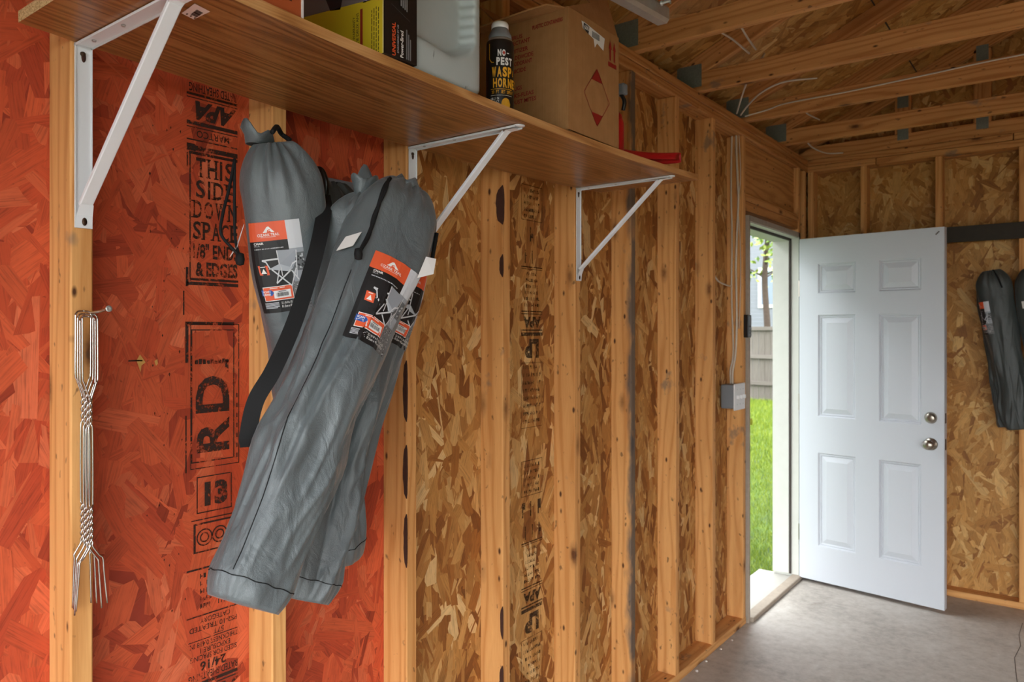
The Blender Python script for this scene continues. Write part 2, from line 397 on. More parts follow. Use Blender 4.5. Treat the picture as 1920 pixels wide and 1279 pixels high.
# ---- wood strands of the strand board: thousands of thin chips laid over a panel
TAN = [(196, 142, 80), (176, 120, 62), (210, 160, 98), (160, 100, 46), (222, 180, 122), (134, 80, 36), (186, 130, 68), (150, 92, 42)]
TANW = [.2, .2, .15, .13, .07, .07, .12, .06]
DARKTAN = [(190, 138, 72), (180, 127, 63), (199, 149, 83), (168, 114, 52), (211, 166, 102), (150, 98, 43)]
DTW = [.25, .25, .2, .15, .07, .08]
RED = [(200, 88, 52), (194, 81, 47), (206, 97, 61), (188, 76, 44), (176, 68, 40), (210, 106, 70), (150, 56, 33)]
REDW = [.26, .24, .17, .15, .08, .05, .05]
def strands(name, origin, eu, ev, n, W, H, mat, parent, pal, wts, seed, cover=5.0, lw=(0.016, 0.042), ll=(0.06, 0.15), ang=32, depth=0.0011):
    rg = np.random.default_rng(seed)
    aw, al = np.mean(lw), np.mean(ll); cnt = int(cover * W * H / (aw * al))
    u = rg.uniform(0, W, cnt); v = rg.uniform(0, H, cnt); w = rg.uniform(*lw, cnt); l = rg.uniform(*ll, cnt)
    th = np.radians(rg.normal(0, ang, cnt)); lay = np.linspace(0.05, 1, cnt) * depth
    ci = rg.choice(len(pal), cnt, p=np.array(wts) / sum(wts)); base = np.array([lin(c) for c in pal])[ci] * rg.uniform(.9, 1.1, (cnt, 1))
    # outline in strand axes (a = along, b = across): slanted ragged ends
    s1, s2 = rg.uniform(-.3, .3, (2, cnt)); e1, e2 = rg.uniform(0, .12, (2, cnt))
    A = np.stack([-.5 + s1 * .35, -.5 - e1, -.5 - s1 * .35, .5 + s2 * .35, .5 + e2, .5 - s2 * .35], 1) * l[:, None]
    B = np.stack([-.5 * np.ones(cnt), rg.uniform(-.3, .3, cnt), .5 * np.ones(cnt), .5 * np.ones(cnt), rg.uniform(-.3, .3, cnt), -.5 * np.ones(cnt)], 1) * w[:, None]
    t1, t2 = rg.normal(0, .004, (2, cnt))
    U = u[:, None] + B * np.cos(th)[:, None] + A * np.sin(th)[:, None]
    Vv = v[:, None] - B * np.sin(th)[:, None] + A * np.cos(th)[:, None]
    Z = np.maximum(lay[:, None] + t1[:, None] * A + t2[:, None] * B * 3, 0.00002)
    U = np.clip(U, 0, W); Vv = np.clip(Vv, 0, H)
    o3, eu, ev, n = map(np.array, (origin, eu, ev, n))
    P = (o3 + U[..., None] * eu + Vv[..., None] * ev + Z[..., None] * n).reshape(-1, 3)
    off = np.array(wpos(parent)); P = P - off
    idx = np.arange(cnt * 6).reshape(cnt, 6)
    if np.dot(np.cross(eu, ev), n) < 0: idx = idx[:, ::-1]
    me = bpy.data.meshes.new(name); me.vertices.add(cnt * 6); me.vertices.foreach_set('co', P.astype(np.float32).ravel())
    me.loops.add(cnt * 6); me.loops.foreach_set('vertex_index', idx.astype(np.int32).ravel())
    me.polygons.add(cnt); me.polygons.foreach_set('loop_start', np.arange(cnt, dtype=np.int32) * 6)
    me.update(calc_edges=True)
    at = me.color_attributes.new('Col', 'FLOAT_COLOR', 'POINT'); cc = np.ones((cnt, 6, 4), np.float32); cc[..., :3] = base[:, None, :]; at.data.foreach_set('color', cc.ravel())
    ga = me.attributes.new('grain', 'FLOAT_VECTOR', 'POINT'); gg = np.stack([A, B, np.repeat(rg.uniform(0, 1, (cnt, 1)), 6, 1)], 2).astype(np.float32); ga.data.foreach_set('vector', gg.ravel())
    me.materials.append(mat); o = bpy.data.objects.new(name, me); link(o, parent); o['kind'] = 'stuff'
    return o

# ================================================================== THE SETTING
SX = -0.0889            # face of the left wall's strand board (stud faces at x = 0)
YF = 4.975; YFS = 5.064  # far wall: stud faces, strand board face
XR = 6.0; YB = -1.0     # right wall, wall with the open garage doorway
ZP = 2.558; ZT = 2.634  # underside and top of the doubled top plate
ST = 0.0381
y_st = lambda i: 0.6038 + 0.4064 * i       # far edge of stud i on the left wall

floor = block('floor', (-0.02, YB - 0.3, -0.12), (XR + 0.1, YFS + 0.01, 0.0), M['concrete']); tag(floor, 'grey stained concrete garage floor slab', 'floor', kind='structure')
cr = Print(); pts = [(1.155, 4.75), (1.150, 4.55), (1.165, 4.40), (1.15, 4.22), (1.17, 4.0), (1.20, 3.7)]
cr.line(pts, 0.003, lin((70, 64, 58)))
cr.build('crack', lambda u, v, z: Vector((u, v, 0.0006)) - Vector(floor.location), M['print'], floor)

# ---- left wall
wl = block('wall_left', (SX - 0.03, YB, 0.0), (SX - 0.012, 3.87, ZT), M['siding']); tag(wl, 'left stud wall with bare lumber and strand board sheathing', 'wall', kind='structure')
wl2 = block('outer_skin', (SX - 0.03, 3.87, 2.20), (SX - 0.012, YFS, ZT), M['siding'], wl)
block('outer_skin', (SX - 0.03, 4.80, 0), (SX - 0.012, YFS, 2.20), M['siding'], wl)
lumber('bottom_plate', (-0.0445, YB, 0.019), (-0.0445, 3.862, 0.019), 0.0889, ST, M['pine'], wl, ref=(0, 0, 1))
lumber('top_plate', (-0.0445, YB, ZP + 0.019), (-0.0445, 3.25, ZP + 0.019), 0.0889, ST, M['pine_roof'], wl, ref=(0, 0, 1))
lumber('top_plate', (-0.0445, 3.252, ZP + 0.019), (-0.0445, YFS, ZP + 0.019), 0.0889, ST, M['pine_roof'], wl, ref=(0, 0, 1))
lumber('top_plate', (-0.0395, YB, ZP + 0.0585), (-0.0395, 2.05, ZP + 0.0585), 0.0889, ST, M['pine_roof'], wl, ref=(0, 0, 1))
lumber('top_plate', (-0.0405, 2.054, ZP + 0.0585), (-0.0405, YFS, ZP + 0.0585), 0.0889, ST, M['pine_roof'], wl, ref=(0, 0, 1))
stud_objs = {}
for i in range(-3, 9):
    yc = y_st(i) - ST / 2
    stud_objs[i] = lumber('stud', (-0.0445, yc, ST), (-0.0445, yc, ZP), 0.0889, ST, M['pine_stain'] if i == 5 else M['pine'], wl, ref=(0, 1, 0))
# studs past the doorway and in the corner
for yc in (4.80, 4.925):
    lumber('stud', (-0.0445, yc, ST if yc > 4.9 else 0.0), (-0.0445, yc, ZP), 0.0889, ST, M['pine'], wl)
lumber('bottom_plate', (-0.0445, 4.80, 0.019), (-0.0445, YF, 0.019), 0.0889, ST, M['pine'], wl, ref=(0, 0, 1))
# header over the side door
lumber('header_board', (-0.052, 3.862, 2.412), (-0.052, 4.79, 2.412), 0.285, 0.045, M['pine_roof'], wl, ref=(1, 0, 0))
lumber('header_block', (-0.042, 3.862, 2.242), (-0.042, 4.79, 2.242), 0.040, 0.082, M['pine_roof'], wl, ref=(1, 0, 0))
lumber('header_block', (-0.046, 3.862, 2.197), (-0.046, 4.79, 2.197), 0.048, 0.082, M['pine_roof'], wl, ref=(1, 0, 0))
# strand board panels, seams behind studs
edges = [-1.0, 0.179, 1.398, 2.617, 3.858]
for a, b, kd in ((0, 1, 'r'), (1, 2, 'r'), (2, 3, 't'), (3, 4, 't')):
    y0, y1 = edges[a], edges[b]
    p = block('sheathing_panel', (SX - 0.012, y0 + .0005, 0.0), (SX, y1 - .0005, ZT), M['red_base' if kd == 'r' else 'osb_base'], wl)
    if kd == 'r':
        strands('wood_strands', (SX, y0, 0.03), (0, 1, 0), (0, 0, 1), (1, 0, 0), y1 - y0, 2.54, M['osb_red'], p, RED, REDW, 20 + a, 4.0, (.02, .06), (.08, .20), 38, .0008)
    else:
        strands('wood_strands', (SX, y0, 0.03), (0, 1, 0), (0, 0, 1), (1, 0, 0), y1 - y0, 2.54, M['osb'], p, TAN, TANW, 40 + a, 5.0, (.016, .05), (.07, .20), 24)
p = block('sheathing_panel', (SX - 0.012, 4.80, 0.0), (SX, YFS, ZT), M['osb_base'], wl)
strands('wood_strands', (SX, 4.80, 0.03), (0, 1, 0), (0, 0, 1), (1, 0, 0), .26, 2.54, M['osb'], p, TAN, TANW, 47, 5.0)
# bark left along the arrises of two studs
def bark(st, i, z0, z1, w, seed):
    r = random.Random(seed); V = []; F = []; n = max(6, int((z1 - z0) / 0.012)); o = wpos(wl) + Vector(st.location)
    yc = y_st(i) - ST
    for k in range(n + 1):
        z = z0 + (z1 - z0) * k / n; e = max(0.0, math.sin(math.pi * k / n)) ** .4; a = w * e * (0.9 + 0.2 * r.random()); b = a * 0.3
        V += [(-a - .0005, yc - .0012, z), (0.0012 - .4 * a * 0, yc - .0012, z), (0.0012, yc + b, z)]
    for k in range(n):
        j = 3 * k; F += [(j, j + 1, j + 4, j + 3), (j + 1, j + 2, j + 5, j + 4)]
    F += [(0, 2, 1), (3 * n, 3 * n + 1, 3 * n + 2)]
    me = bpy.data.meshes.new('bark_edge'); me.from_pydata(V, [], F); me.update(); me.materials.append(M['bark'])
    ob = bpy.data.objects.new('bark_edge', me); COL.objects.link(ob); ob.parent = st
    ob.matrix_parent_inverse = (Matrix.Translation(wpos(wl)) @ st.matrix_basis).inverted()
for i, z0, z1, w, s in ((2, 1.30, 1.46, .012, 1), (2, 1.10, 1.24, .012, 2), (2, .92, 1.06, .010, 3), (3, .60, .70, .009, 4), (3, .40, .52, .012, 5), (3, 1.86, 1.98, .026, 6), (3, 1.70, 1.77, .012, 7)):
    bark(stud_objs[i], i, z0, z1, w, s)
# nails driven through from outside
for y, z, L in ((1.44, 1.66, .035), (1.86, 1.77, .03), (1.84, 1.28, .02), (2.24, 1.66, .03), (2.60, 1.60, .02), (2.25, 1.20, .02), (3.03, 1.68, .02), (1.79, .92, .03), (1.80, .70, .025), (3.45, 1.9, .02), (3.43, .8, .02), (2.62, .9, .02)):
    tube('nail', [(SX - .002, y, z), (SX + L + .02, y + .002, z + .001)], .0016, M['dark_steel'], wl, 6, 0)

# ---- far wall
wf = block('wall_far', (-0.1, YFS + 0.012, 0), (XR + .1, YFS + 0.03, ZT), M['siding']); tag(wf, 'far stud wall with bare lumber and strand board behind the white door', 'wall', kind='structure')
lumber('bottom_plate', (0.0, YF + .0445, .019), (XR, YF + .0445, .019), .0889, ST, M['pine'], wf, ref=(0, 0, 1))
lumber('top_plate', (-.0889, YF + .0445, ZP + .019), (.40, YF + .0445, ZP + .019), .0889, ST, M['pine_roof'], wf, ref=(0, 0, 1))
lumber('top_plate', (.404, YF + .0445, ZP + .019), (XR, YF + .0445, ZP + .019), .0889, ST, M['pine_roof'], wf, ref=(0, 0, 1))
lumber('top_plate', (0.0, YF + .0395, ZP + .0585), (1.10, YF + .0395, ZP + .0585), .0889, ST, M['pine_roof'], wf, ref=(0, 0, 1))
lumber('top_plate', (1.104, YF + .0405, ZP + .0585), (XR, YF + .0405, ZP + .0585), .0889, ST, M['pine_roof'], wf, ref=(0, 0, 1))
for i in range(15):
    xc = 0.019 if i == 0 else 0.333 + 0.4064 * (i - 1)
    lumber('stud', (xc, YF + .0445, ST), (xc, YF + .0445, ZP), .0889, ST, M['pine'], wf, ref=(1, 0, 0))
xe = [-.0889, 1.146, 2.365, 3.584, 4.80, XR]
for j in range(5):
    p = block('sheathing_panel', (xe[j] + .0005, YFS, 0), (xe[j + 1] - .0005, YFS + .012, ZT), M['osb_base'], wf)
    if j < 2: strands('wood_strands', (xe[j], YFS, .03), (1, 0, 0), (0, 0, 1), (0, -1, 0), xe[j + 1] - xe[j], 2.52, M['osb'], p, DARKTAN, DTW, 60 + j, 4.5, (.018, .05), (.07, .18), 38)

# ---- right wall and the wall with the open garage doorway
wr = block('wall_right', (XR, YB, 0), (XR + .03, YFS, ZT), M['osb_base']); tag(wr, 'right garage wall of strand board', 'wall', kind='structure')
wb = empty('wall_back', (0, YB, 0)); tag(wb, 'wall around the open garage doorway', 'wall', kind='structure')
block('wall_section', (-.1, YB - .12, 0), (.40, YB, ZT), M['osb_base'], wb)
block('wall_section', (5.6, YB - .12, 0), (XR, YB, ZT), M['osb_base'], wb)
block('wall_section', (.40, YB - .12, 2.22), (5.6, YB, ZT), M['osb_base'], wb)

# ---- roof
PIT = 0.45; XM = 3.0
zd = lambda x: 2.80 + PIT * min(x, 2 * XM - x)        # underside of the roof deck
V = []; 
for x in (-.48, XM, 2 * XM + .48):
    for y in (YB - .3, YFS + .3): V += [(x, y, zd(x)), (x, y, zd(x) + .014)]
ceil = mesh('ceiling', V, [(0, 2, 6, 4), (4, 6, 10, 8), (1, 5, 7, 3), (5, 9, 11, 7), (0, 4, 5, 1), (2, 3, 7, 6), (4, 8, 9, 5), (6, 7, 11, 10), (0, 1, 3, 2), (8, 10, 11, 9)], M['osb_base'])
tag(ceil, 'open roof underside of strand board on trusses', 'ceiling', kind='structure')
sl = math.sqrt(1 + PIT * PIT); e = (1 / sl, 0, PIT / sl); nn = (PIT / sl, 0, -1 / sl)
strands('wood_strands', (-.48, 1.2, zd(-.48)), (0, 1, 0), e, nn, YFS - 1.2, 3.0 * sl, M['osb'], ceil, DARKTAN, DTW, 71, 3.2, (.025, .06), (.09, .2), 45)
# seams between roof panels
for x in (.62, 1.72):
    block('panel_seam', (x, 1.2, zd(x) - .004), (x + .005, YFS, zd(x) + .004), M['rubber'], ceil)
block('fascia', (-.47, YB, 2.44), (-.45, YFS, 2.60), M['osb_base'], ceil); block('soffit', (-.47, YB, 2.44), (-.10, YFS, 2.45), M['osb_base'], ceil)
block('fascia', (XR + .45, YB, 2.44), (XR + .47, YFS, 2.60), M['osb_base'], ceil); block('soffit', (XR + .03, YB, 2.44), (XR + .47, YFS, 2.45), M['osb_base'], ceil)
gy = [(-.1, ZT), (XR + .1, ZT), (XR + .1, zd(XR + .1)), (XM, zd(XM)), (-.1, zd(-.1))]
for yy, nm in ((YFS, 'gable_panel'), (YB - .012, 'gable_panel')):
    Vg = [(x, yy, z) for x, z in gy] + [(x, yy + .012, z) for x, z in gy]
    g = mesh(nm, Vg, [(0, 1, 2, 3, 4), (9, 8, 7, 6, 5)] + [(i, (i + 1) % 5, 5 + (i + 1) % 5, 5 + i) for i in range(5)], M['osb_base'], ceil)
    if yy > 1: strands('wood_strands', (0, YFS, ZT), (1, 0, 0), (0, 0, 1), (0, -1, 0), 2.2, .95, M['osb'], g, DARKTAN, DTW, 75, 4.0, (.018, .05), (.07, .18), 38)
truss_y = [-.43, .18, .79, 1.40, 2.01, 2.62, 3.235, 3.845, 4.47]
def truss(y):
    t = empty('roof_truss', (XM, y + .019, ZT), ceil)
    yc = y + .019
    lumber('bottom_chord', (-.06, yc, ZT + .0445), (XR + .06, yc, ZT + .0445), ST, .0889, M['pine_roof'], t, ref=(0, 0, 1))
    for s in (0, 1):
        fx = (lambda x: x) if s == 0 else (lambda x: 2 * XM - x)
        zc = lambda x: zd(x) - .0445 * sl - .001
        lumber('top_chord', (fx(-.44), yc, zc(-.44)), (fx(XM - .02), yc, zc(XM - .02)), ST, .0889, M['pine_roof'], t, ref=(0, 0, 1))
        lumber('web', (fx(2.05), yc, ZT + .089), (fx(1.5), yc, zd(1.5) - .09), ST, .0889, M['pine_roof'], t, ref=(1, 0, 0))
        lumber('web', (fx(2.05), yc, ZT + .089), (fx(2.95), yc, zd(2.9) - .09), ST, .0889, M['pine_roof'], t, ref=(1, 0, 0))
        block('connector_plate', (min(fx(-.10), fx(.02)), y - .0015, ZT + .022), (max(fx(-.10), fx(.02)), y, ZT + .125), M['gusset'], t)
        block('connector_plate', (min(fx(1.9), fx(2.15)), y - .0015, ZT + .03), (max(fx(1.9), fx(2.15)), y, ZT + .13), M['gusset'], t)
    return t
for y in truss_y: truss(y)
# gable truss standing on the far wall
t = empty('gable_truss', (XM, YF + .03, ZT), ceil); yc = YF + .025
lumber('bottom_chord', (-.06, yc, ZT + .0445), (XR, yc, ZT + .0445), ST, .0889, M['pine_roof'], t, ref=(0, 0, 1))
lumber('top_chord', (-.44, yc, zd(-.44) - .05), (XM, yc, zd(XM) - .05), ST, .0889, M['pine_roof'], t, ref=(0, 0, 1))
for x in (.55, .955, 1.36, 1.77, 2.17):
    lumber('gable_stud', (x, yc, ZT + .089), (x, yc, zd(x) - .09), ST, .0889, M['pine_roof'], t, ref=(1, 0, 0))
    block('connector_plate', (x - .03, yc - ST / 2 - .0015, ZT + .05), (x + .03, yc - ST / 2, ZT + .15), M['gusset'], t)
    block('connector_plate', (x - .03, yc - ST / 2 - .0015, zd(x) - .17), (x + .03, yc - ST / 2, zd(x) - .07), M['gusset'], t)

# ---- side door: frame, threshold, slab
fr = empty('trim_1', (0, 3.9, 0)); tag(fr, 'worn white door frame with wooden threshold around the side doorway', 'door frame', kind='structure')
J0, J1, JZ = 3.905, 4.745, 2.118     # clear opening
block('jamb', (-.145, J0 - .032, .0), (.012, J0 - .014, JZ + .03), M['frame_bare'], fr, .002)
block('jamb_face', (-.145, J0 - .014, .0), (.006, J0, JZ + .01), M['frame_white'], fr, .002)
block('jamb', (-.145, J1, .0), (.012, J1 + .03, JZ + .03), M['frame_white'], fr, .002)
block('door_stop', (-.145, J1 - .014, .03), (-.045, J1, JZ), M['frame_white'], fr, .002)
block('weatherstrip', (-.045, J1 - .012, .03), (-.034, J1, JZ), M['rubber'], fr)
block('door_stop', (-.145, J0, .03), (-.045, J0 + .012, JZ), M['frame_white'], fr, .002)
block('jamb_head', (-.145, J0 - .03, JZ), (.012, J1 + .03, JZ + .03), M['frame_bare'], fr, .002)
block('head_face', (-.145, J0, JZ - .006), (.006, J1, JZ), M['frame_white'], fr, .001)
block('weatherstrip', (-.045, J0, JZ - .020), (-.034, J1, JZ - .006), M['rubber'], fr)
block('door_stop', (-.145, J0, JZ - .020), (-.045, J1, JZ - .006), M['frame_white'], fr, .001)
block('threshold', (-.03, J0 - .01, .0), (.028, J1 + .02, .026), M['frame_bare'], fr, .006)
block('sill', (-.24, J0 - .01, -.03), (-.03, J1 + .02, .014), M['concrete_out'], fr, .004)
for z in (.285, 1.067, 1.853): block('hinge_leaf', (.0115, J1 + .006, z - .05), (.0145, J1 + .028, z + .05), M['hinge'], fr, .0005)
block('strike_plate', (-.03, J0 - .0005, .94), (-.005, J0 + .002, 1.0), M['dark_steel'], fr)
block('bumper', (-.004, J0 + .0, 1.04), (.018, J0 + .006, 1.075), M['yellow_green'], fr, .002)
lathe('latch_knob', [(.004, 0), (.011, .002), (.011, .014), (.004, .02)], M['dark_steel'], fr, 12, Vector((-.03, J0 + .002, .86)) - wpos(fr), axis='Y')

ANG = math.radians(-7.5); DW, DT, DZ0, DZ1 = .80, .044, .022, 2.103
door = empty('door_1', (.018, 4.735, 0), rz=ANG); tag(door, 'white six panel door standing open with knob and deadbolt', 'door', kind='structure')
PAN = []
ux = [(.115, .335), (.465, .685)]
for a, b in ux: PAN += [(a, b, 1.765, 1.945), (a, b, 1.02, 1.635), (a, b, .235, .80)]
def door_slab():
    """slab whose faces are stepped down around each panel"""
    us = sorted({0, DW} | {v for p in PAN for v in p[:2]}); zs = sorted({DZ0, DZ1} | {v for p in PAN for v in p[2:]})
    bm = bmesh.new()
    for side, yy in ((0, 0.0), (1, DT)):
        g = {(u, z): bm.verts.new((u, yy, z)) for u in us for z in zs}
        for a, b in zip(us[:-1], us[1:]):
            for c, d in zip(zs[:-1], zs[1:]):
                if any(abs(a - p[0]) < 1e-6 and abs(b - p[1]) < 1e-6 and c >= p[2] - 1e-6 and d <= p[3] + 1e-6 for p in PAN): continue
                q = [g[(a, c)], g[(b, c)], g[(b, d)], g[(a, d)]]; bm.faces.new(q if side == 0 else q[::-1])
    def quad(p): bm.faces.new([bm.verts.new(v) for v in p])
    quad([(0, 0, DZ0), (0, 0, DZ1), (0, DT, DZ1), (0, DT, DZ0)]); quad([(DW, 0, DZ0), (DW, DT, DZ0), (DW, DT, DZ1), (DW, 0, DZ1)])
    quad([(0, 0, DZ1), (DW, 0, DZ1), (DW, DT, DZ1), (0, DT, DZ1)]); quad([(0, 0, DZ0), (0, DT, DZ0), (DW, DT, DZ0), (DW, 0, DZ0)])
    bmesh.ops.remove_doubles(bm, verts=bm.verts, dist=1e-5)
    return bm
slab = bm_obj('door_slab', door_slab(), M['door_white'], door)
for a, b, c, d in PAN:
    # moulding: small step, groove, wide bevel up to the raised field; on both faces
    V = []; F = []
    rings = [(0, 0), (.007, .011), (.013, .008), (.019, .015), (.050, .003), (.052, .0035)]
    for side in (0, 1):
        base = len(V)
        for ins, dep in rings:
            yy = dep if side == 0 else DT - dep
            V += [(a + ins, yy, c + ins), (b - ins, yy, c + ins), (b - ins, yy, d - ins), (a + ins, yy, d - ins)]
        for k in range(len(rings) - 1):
            for j in range(4):
                q = (base + 4 * k + j, base + 4 * k + (j + 1) % 4, base + 4 * k + 4 + (j + 1) % 4, base + 4 * k + 4 + j); F.append(q if side == 0 else q[::-1])
        k = 4 * (len(rings) - 1) + base; q = (k, k + 1, k + 2, k + 3); F.append(q if side == 0 else q[::-1])
    mesh('panel', V, F, M['door_white'], slab)
def knob(z, prof, name):
    return lathe(name, prof, M['nickel'], slab, 28, (.735, 0, z), axis='Y')
knob(.918, [(.0, -.001), (.033, -.001), (.034, .003), (.030, .008), (.012, .012), (.011, .028), (.020, .034), (.027, .042), (.028, .052), (.024, .060), (.010, .065), (.001, .066)], 'knob')
knob(1.062, [(.0, -.001), (.031, -.001), (.032, .006), (.027, .016), (.022, .024), (.012, .026), (.001, .027)], 'deadbolt')
block('latch_plate', (DW - .001, .012, .89), (DW + .001, .034, .95), M['dark_steel'], slab, world=False)
block('bolt_plate', (DW - .001, .012, 1.035), (DW + .001, .034, 1.09), M['dark_steel'], slab, world=False)
for z in (.30, 1.10, 1.80):
    block('hinge', (-.006, -.001, z - .05), (.001, .036, z + .05), M['nickel'], slab, world=False)
for dx in (-.008, .004, -.002):
    block('bracket_remnant', (DW - .035 + dx, -.002, 2.07 + dx), (DW - .028 + dx, .001, 2.076 + dx), M['dark_steel'], slab, world=False)
# ---- outdoors
ground = mesh('ground', [(-60, -60, -.13), (60, -60, -.13), (60, 60, -.13), (-60, 60, -.13)], [(0, 1, 2, 3)], M['lawn']); tag(ground, 'open ground around the garage', 'ground', kind='structure')
drive = block('driveway', (-.6, -16, -.13), (7, YB - .3, -.03), M['asphalt']); tag(drive, 'dark asphalt driveway in front of the garage', 'driveway', kind='structure')
def lawn():
    rg = np.random.default_rng(5); n = 60000
    t = rg.uniform(0, 1, n) ** 1.8; y = 4.2 + t * 13.6; xm = -.35 - (y - 4.7) * .345
    x = xm + rg.uniform(-1, 1, n) * (.45 + .07 * (y - 4)); 
    ok = x < -.26; x, y = x[ok], y[ok]; n = len(x)
    s = np.clip((y - 3) / 6, .6, 1.8); hgt = rg.uniform(.035, .085, n) * np.sqrt(s); w = rg.uniform(.002, .004, n) * s; a = rg.uniform(0, 6.28, n); le = rg.normal(0, .025, (n, 2))
    z0 = -.13
    P = np.empty((n, 3, 3)); P[:, 0] = np.stack([x - w * np.cos(a), y - w * np.sin(a), np.full(n, z0)], 1); P[:, 1] = np.stack([x + w * np.cos(a), y + w * np.sin(a), np.full(n, z0)], 1)
    P[:, 2] = np.stack([x + le[:, 0], y + le[:, 1], z0 + hgt], 1)
    o = mesh('lawn_grass', P.reshape(-1, 3), np.arange(n * 3).reshape(n, 3).tolist(), M['grass'])
    pal = np.array([lin(c) for c in ((100, 122, 6), (120, 136, 12), (82, 108, 6), (134, 146, 24), (106, 126, 8))])[rg.integers(0, 5, n)]
    c = np.ones((n, 3, 4), np.float32); c[..., :3] = pal[:, None]; at = o.data.color_attributes.new('Col', 'FLOAT_COLOR', 'POINT'); at.data.foreach_set('color', c.ravel())
    tag(o, 'bright green lawn outside the side door', 'grass', kind='stuff')
lawn()
fence = empty('fence', (-4.8, 18, -.13)); tag(fence, 'weathered grey plank fence at the end of the lawn', 'fence')
for i in range(46): lumber('plank', (-8.2 + i * .145, 18, -.13 + R.uniform(0, .02)), (-8.2 + i * .145, 18, 1.62), .138, .02, M['fence'], fence)
for z in (.28, .92, 1.60): lumber('rail', (-8.3, 17.96, z), (-1.5, 17.96, z), .09, .05, M['fence'], fence, ref=(0, 1, 0))
house = empty('house', (-7, 26, 0)); tag(house, 'white house with horizontal siding beyond the fence', 'house')
block('wall', (-14, 26.05, -.1), (-1, 26.5, 6.5), M['siding'], house)
for i in range(48):
    o = lumber('siding_board', (-14, 26.02, .05 + i * .135), (-1, 26.02, .05 + i * .135), .155, .012, M['siding'], house, ref=(0, 1, 0)); o.rotation_euler.rotate_axis('Z', 0.18)
wn = block('window', (-7.56, 25.96, 2.35), (-6.6, 26.02, 3.75), M['frame_white'], house); block('pane', (-7.44, 25.945, 2.47), (-6.72, 25.965, 3.63), M['glass_dark'], wn)
nb = empty('added_shade_house', (-8, 4, -.13)); tag(nb, 'added unseen house shading the side yard', 'house')  # added out of view to block sky light reaching the side doorway
block('wall', (-11, -4, -.13), (-4.6, 11, 5.0), M['siding'], nb)
mesh('roof', [Vector(v) - wpos(nb) for v in ((-11.4, -4.4, 4.9), (-4.2, -4.4, 4.9), (-7.8, -4.4, 7.4), (-11.4, 11.4, 4.9), (-4.2, 11.4, 4.9), (-7.8, 11.4, 7.4))], [(0, 1, 2), (5, 4, 3), (0, 3, 4, 1), (1, 4, 5, 2), (2, 5, 3, 0)], plain('roof_shingle', (84, 80, 78), .9, noise=.2), nb)
def tree(x, y, r, h, label, seed):
    rr = random.Random(seed); t = empty('tree', (x, y, -.13)); tag(t, label, 'tree', 'trees in front of the white house')
    tube('trunk', [(x, y, -.13), (x + .04, y, 1.5), (x - .03, y, 3.0), (x + .1, y, h)], [r * (1 - .4 * i / 24) for i in range(25)], M['tree_bark'], t, 10, 8)
    tips = []
    for k in range(9):
        z = rr.uniform(2.4, h); a = rr.uniform(0, 6.28); L = rr.uniform(.5, 1.3); p = Vector((x, y, z)); q = p + Vector((math.cos(a) * L, math.sin(a) * L, rr.uniform(-.2, .7)))
        tube('branch', [p, (p + q) / 2 + Vector((0, 0, .1)), q], .02, M['tree_bark'], t, 6, 4); tips += [q, (p + q) / 2]
    V = []; F = []; C = []
    for q in tips:
        for k in range(26):
            c = q + Vector((rr.gauss(0, .22), rr.gauss(0, .22), rr.gauss(0, .18))) - Vector(t.location); a = Vector((rr.uniform(-1, 1), rr.uniform(-1, 1), rr.uniform(-1, 1))).normalized() * .085
            b = a.orthogonal().normalized() * .045; i = len(V); V += [c - a, c + b, c + a, c - b]; F.append((i, i + 1, i + 2, i + 3)); cc = lin(rr.choice([(110, 130, 40), (136, 148, 62), (80, 106, 34)])); C += [cc] * 4
    o = mesh('foliage', V, F, M['grass'], t); at = o.data.color_attributes.new('Col', 'FLOAT_COLOR', 'POINT'); at.data.foreach_set('color', np.array([c + (1,) for c in C], np.float32).ravel()); o['kind'] = 'stuff'
tree(-5.29, 20, .105, 4.6, 'thick brown tree trunk with young leaves beyond the fence', 3)
tree(-5.12, 22.4, .06, 4.6, 'thin brown tree trunk beside the thick one', 5)

# ================================================================== PRINT ON THE WALL
SL = [(-.086, 0, 0)]
INK = lin((40, 22, 16))
def wall_print(name, y0, pr, mat, panel, step=0.0):
    """print laid on the left wall's strand board: u = metres along y from y0, v = metres below 2.1"""
    off = wpos(panel)
    pr.build(name, lambda u, v, z: Vector((SX + .0022, y0 + u, 2.1 - v)) - off, mat, panel)
panels = [o for o in wl.children if o.name.startswith('sheathing_panel')]
pr = Print(); zz = lambda z: 2.1 - z
def serif_word(pr, t, u0, v0, u1, v1):
    """slab-serif capitals: sans letters with added feet"""
    n = len(t); wts = {'I': .5, 'W': 1.35, 'O': 1.1, 'D': 1.05, 'N': 1.08}; W = sum(wts.get(c, .92) for c in t); x = u0; H = v1 - v0
    for c in t:
        w = (u1 - u0) * wts.get(c, .92) / W; a, b = x + w * .10, x + w * .92
        if c == 'I': a, b = x + w * .3, x + w * .7
        pr.text(c, a, v0, b, v1, INK, bold=.018)
        sw = w * .20; sh = H * .07
        feet = {'T': [(.5, 1)], 'H': [(0.08, 0), (.92, 0), (0.08, 1), (.92, 1)], 'I': [(.5, 0), (.5, 1)], 'D': [(0.02, 0), (0.02, 1)], 'E': [(0.02, 0), (0.02, 1)], 'W': [(.04, 0), (.96, 0), (.5, 0)], 'N': [(.06, 0), (.06, 1), (.92, 0)], 'P': [(.06, 1), (0.02, 0)], 'A': [(.04, 1), (.96, 1)]}.get(c, [])
        for fx, fy in feet:
            cx = a + (b - a) * fx; vy = v0 if fy == 0 else v1 - sh
            pr.rect(cx - sw, vy, cx + sw, vy + sh, INK)
        x += w
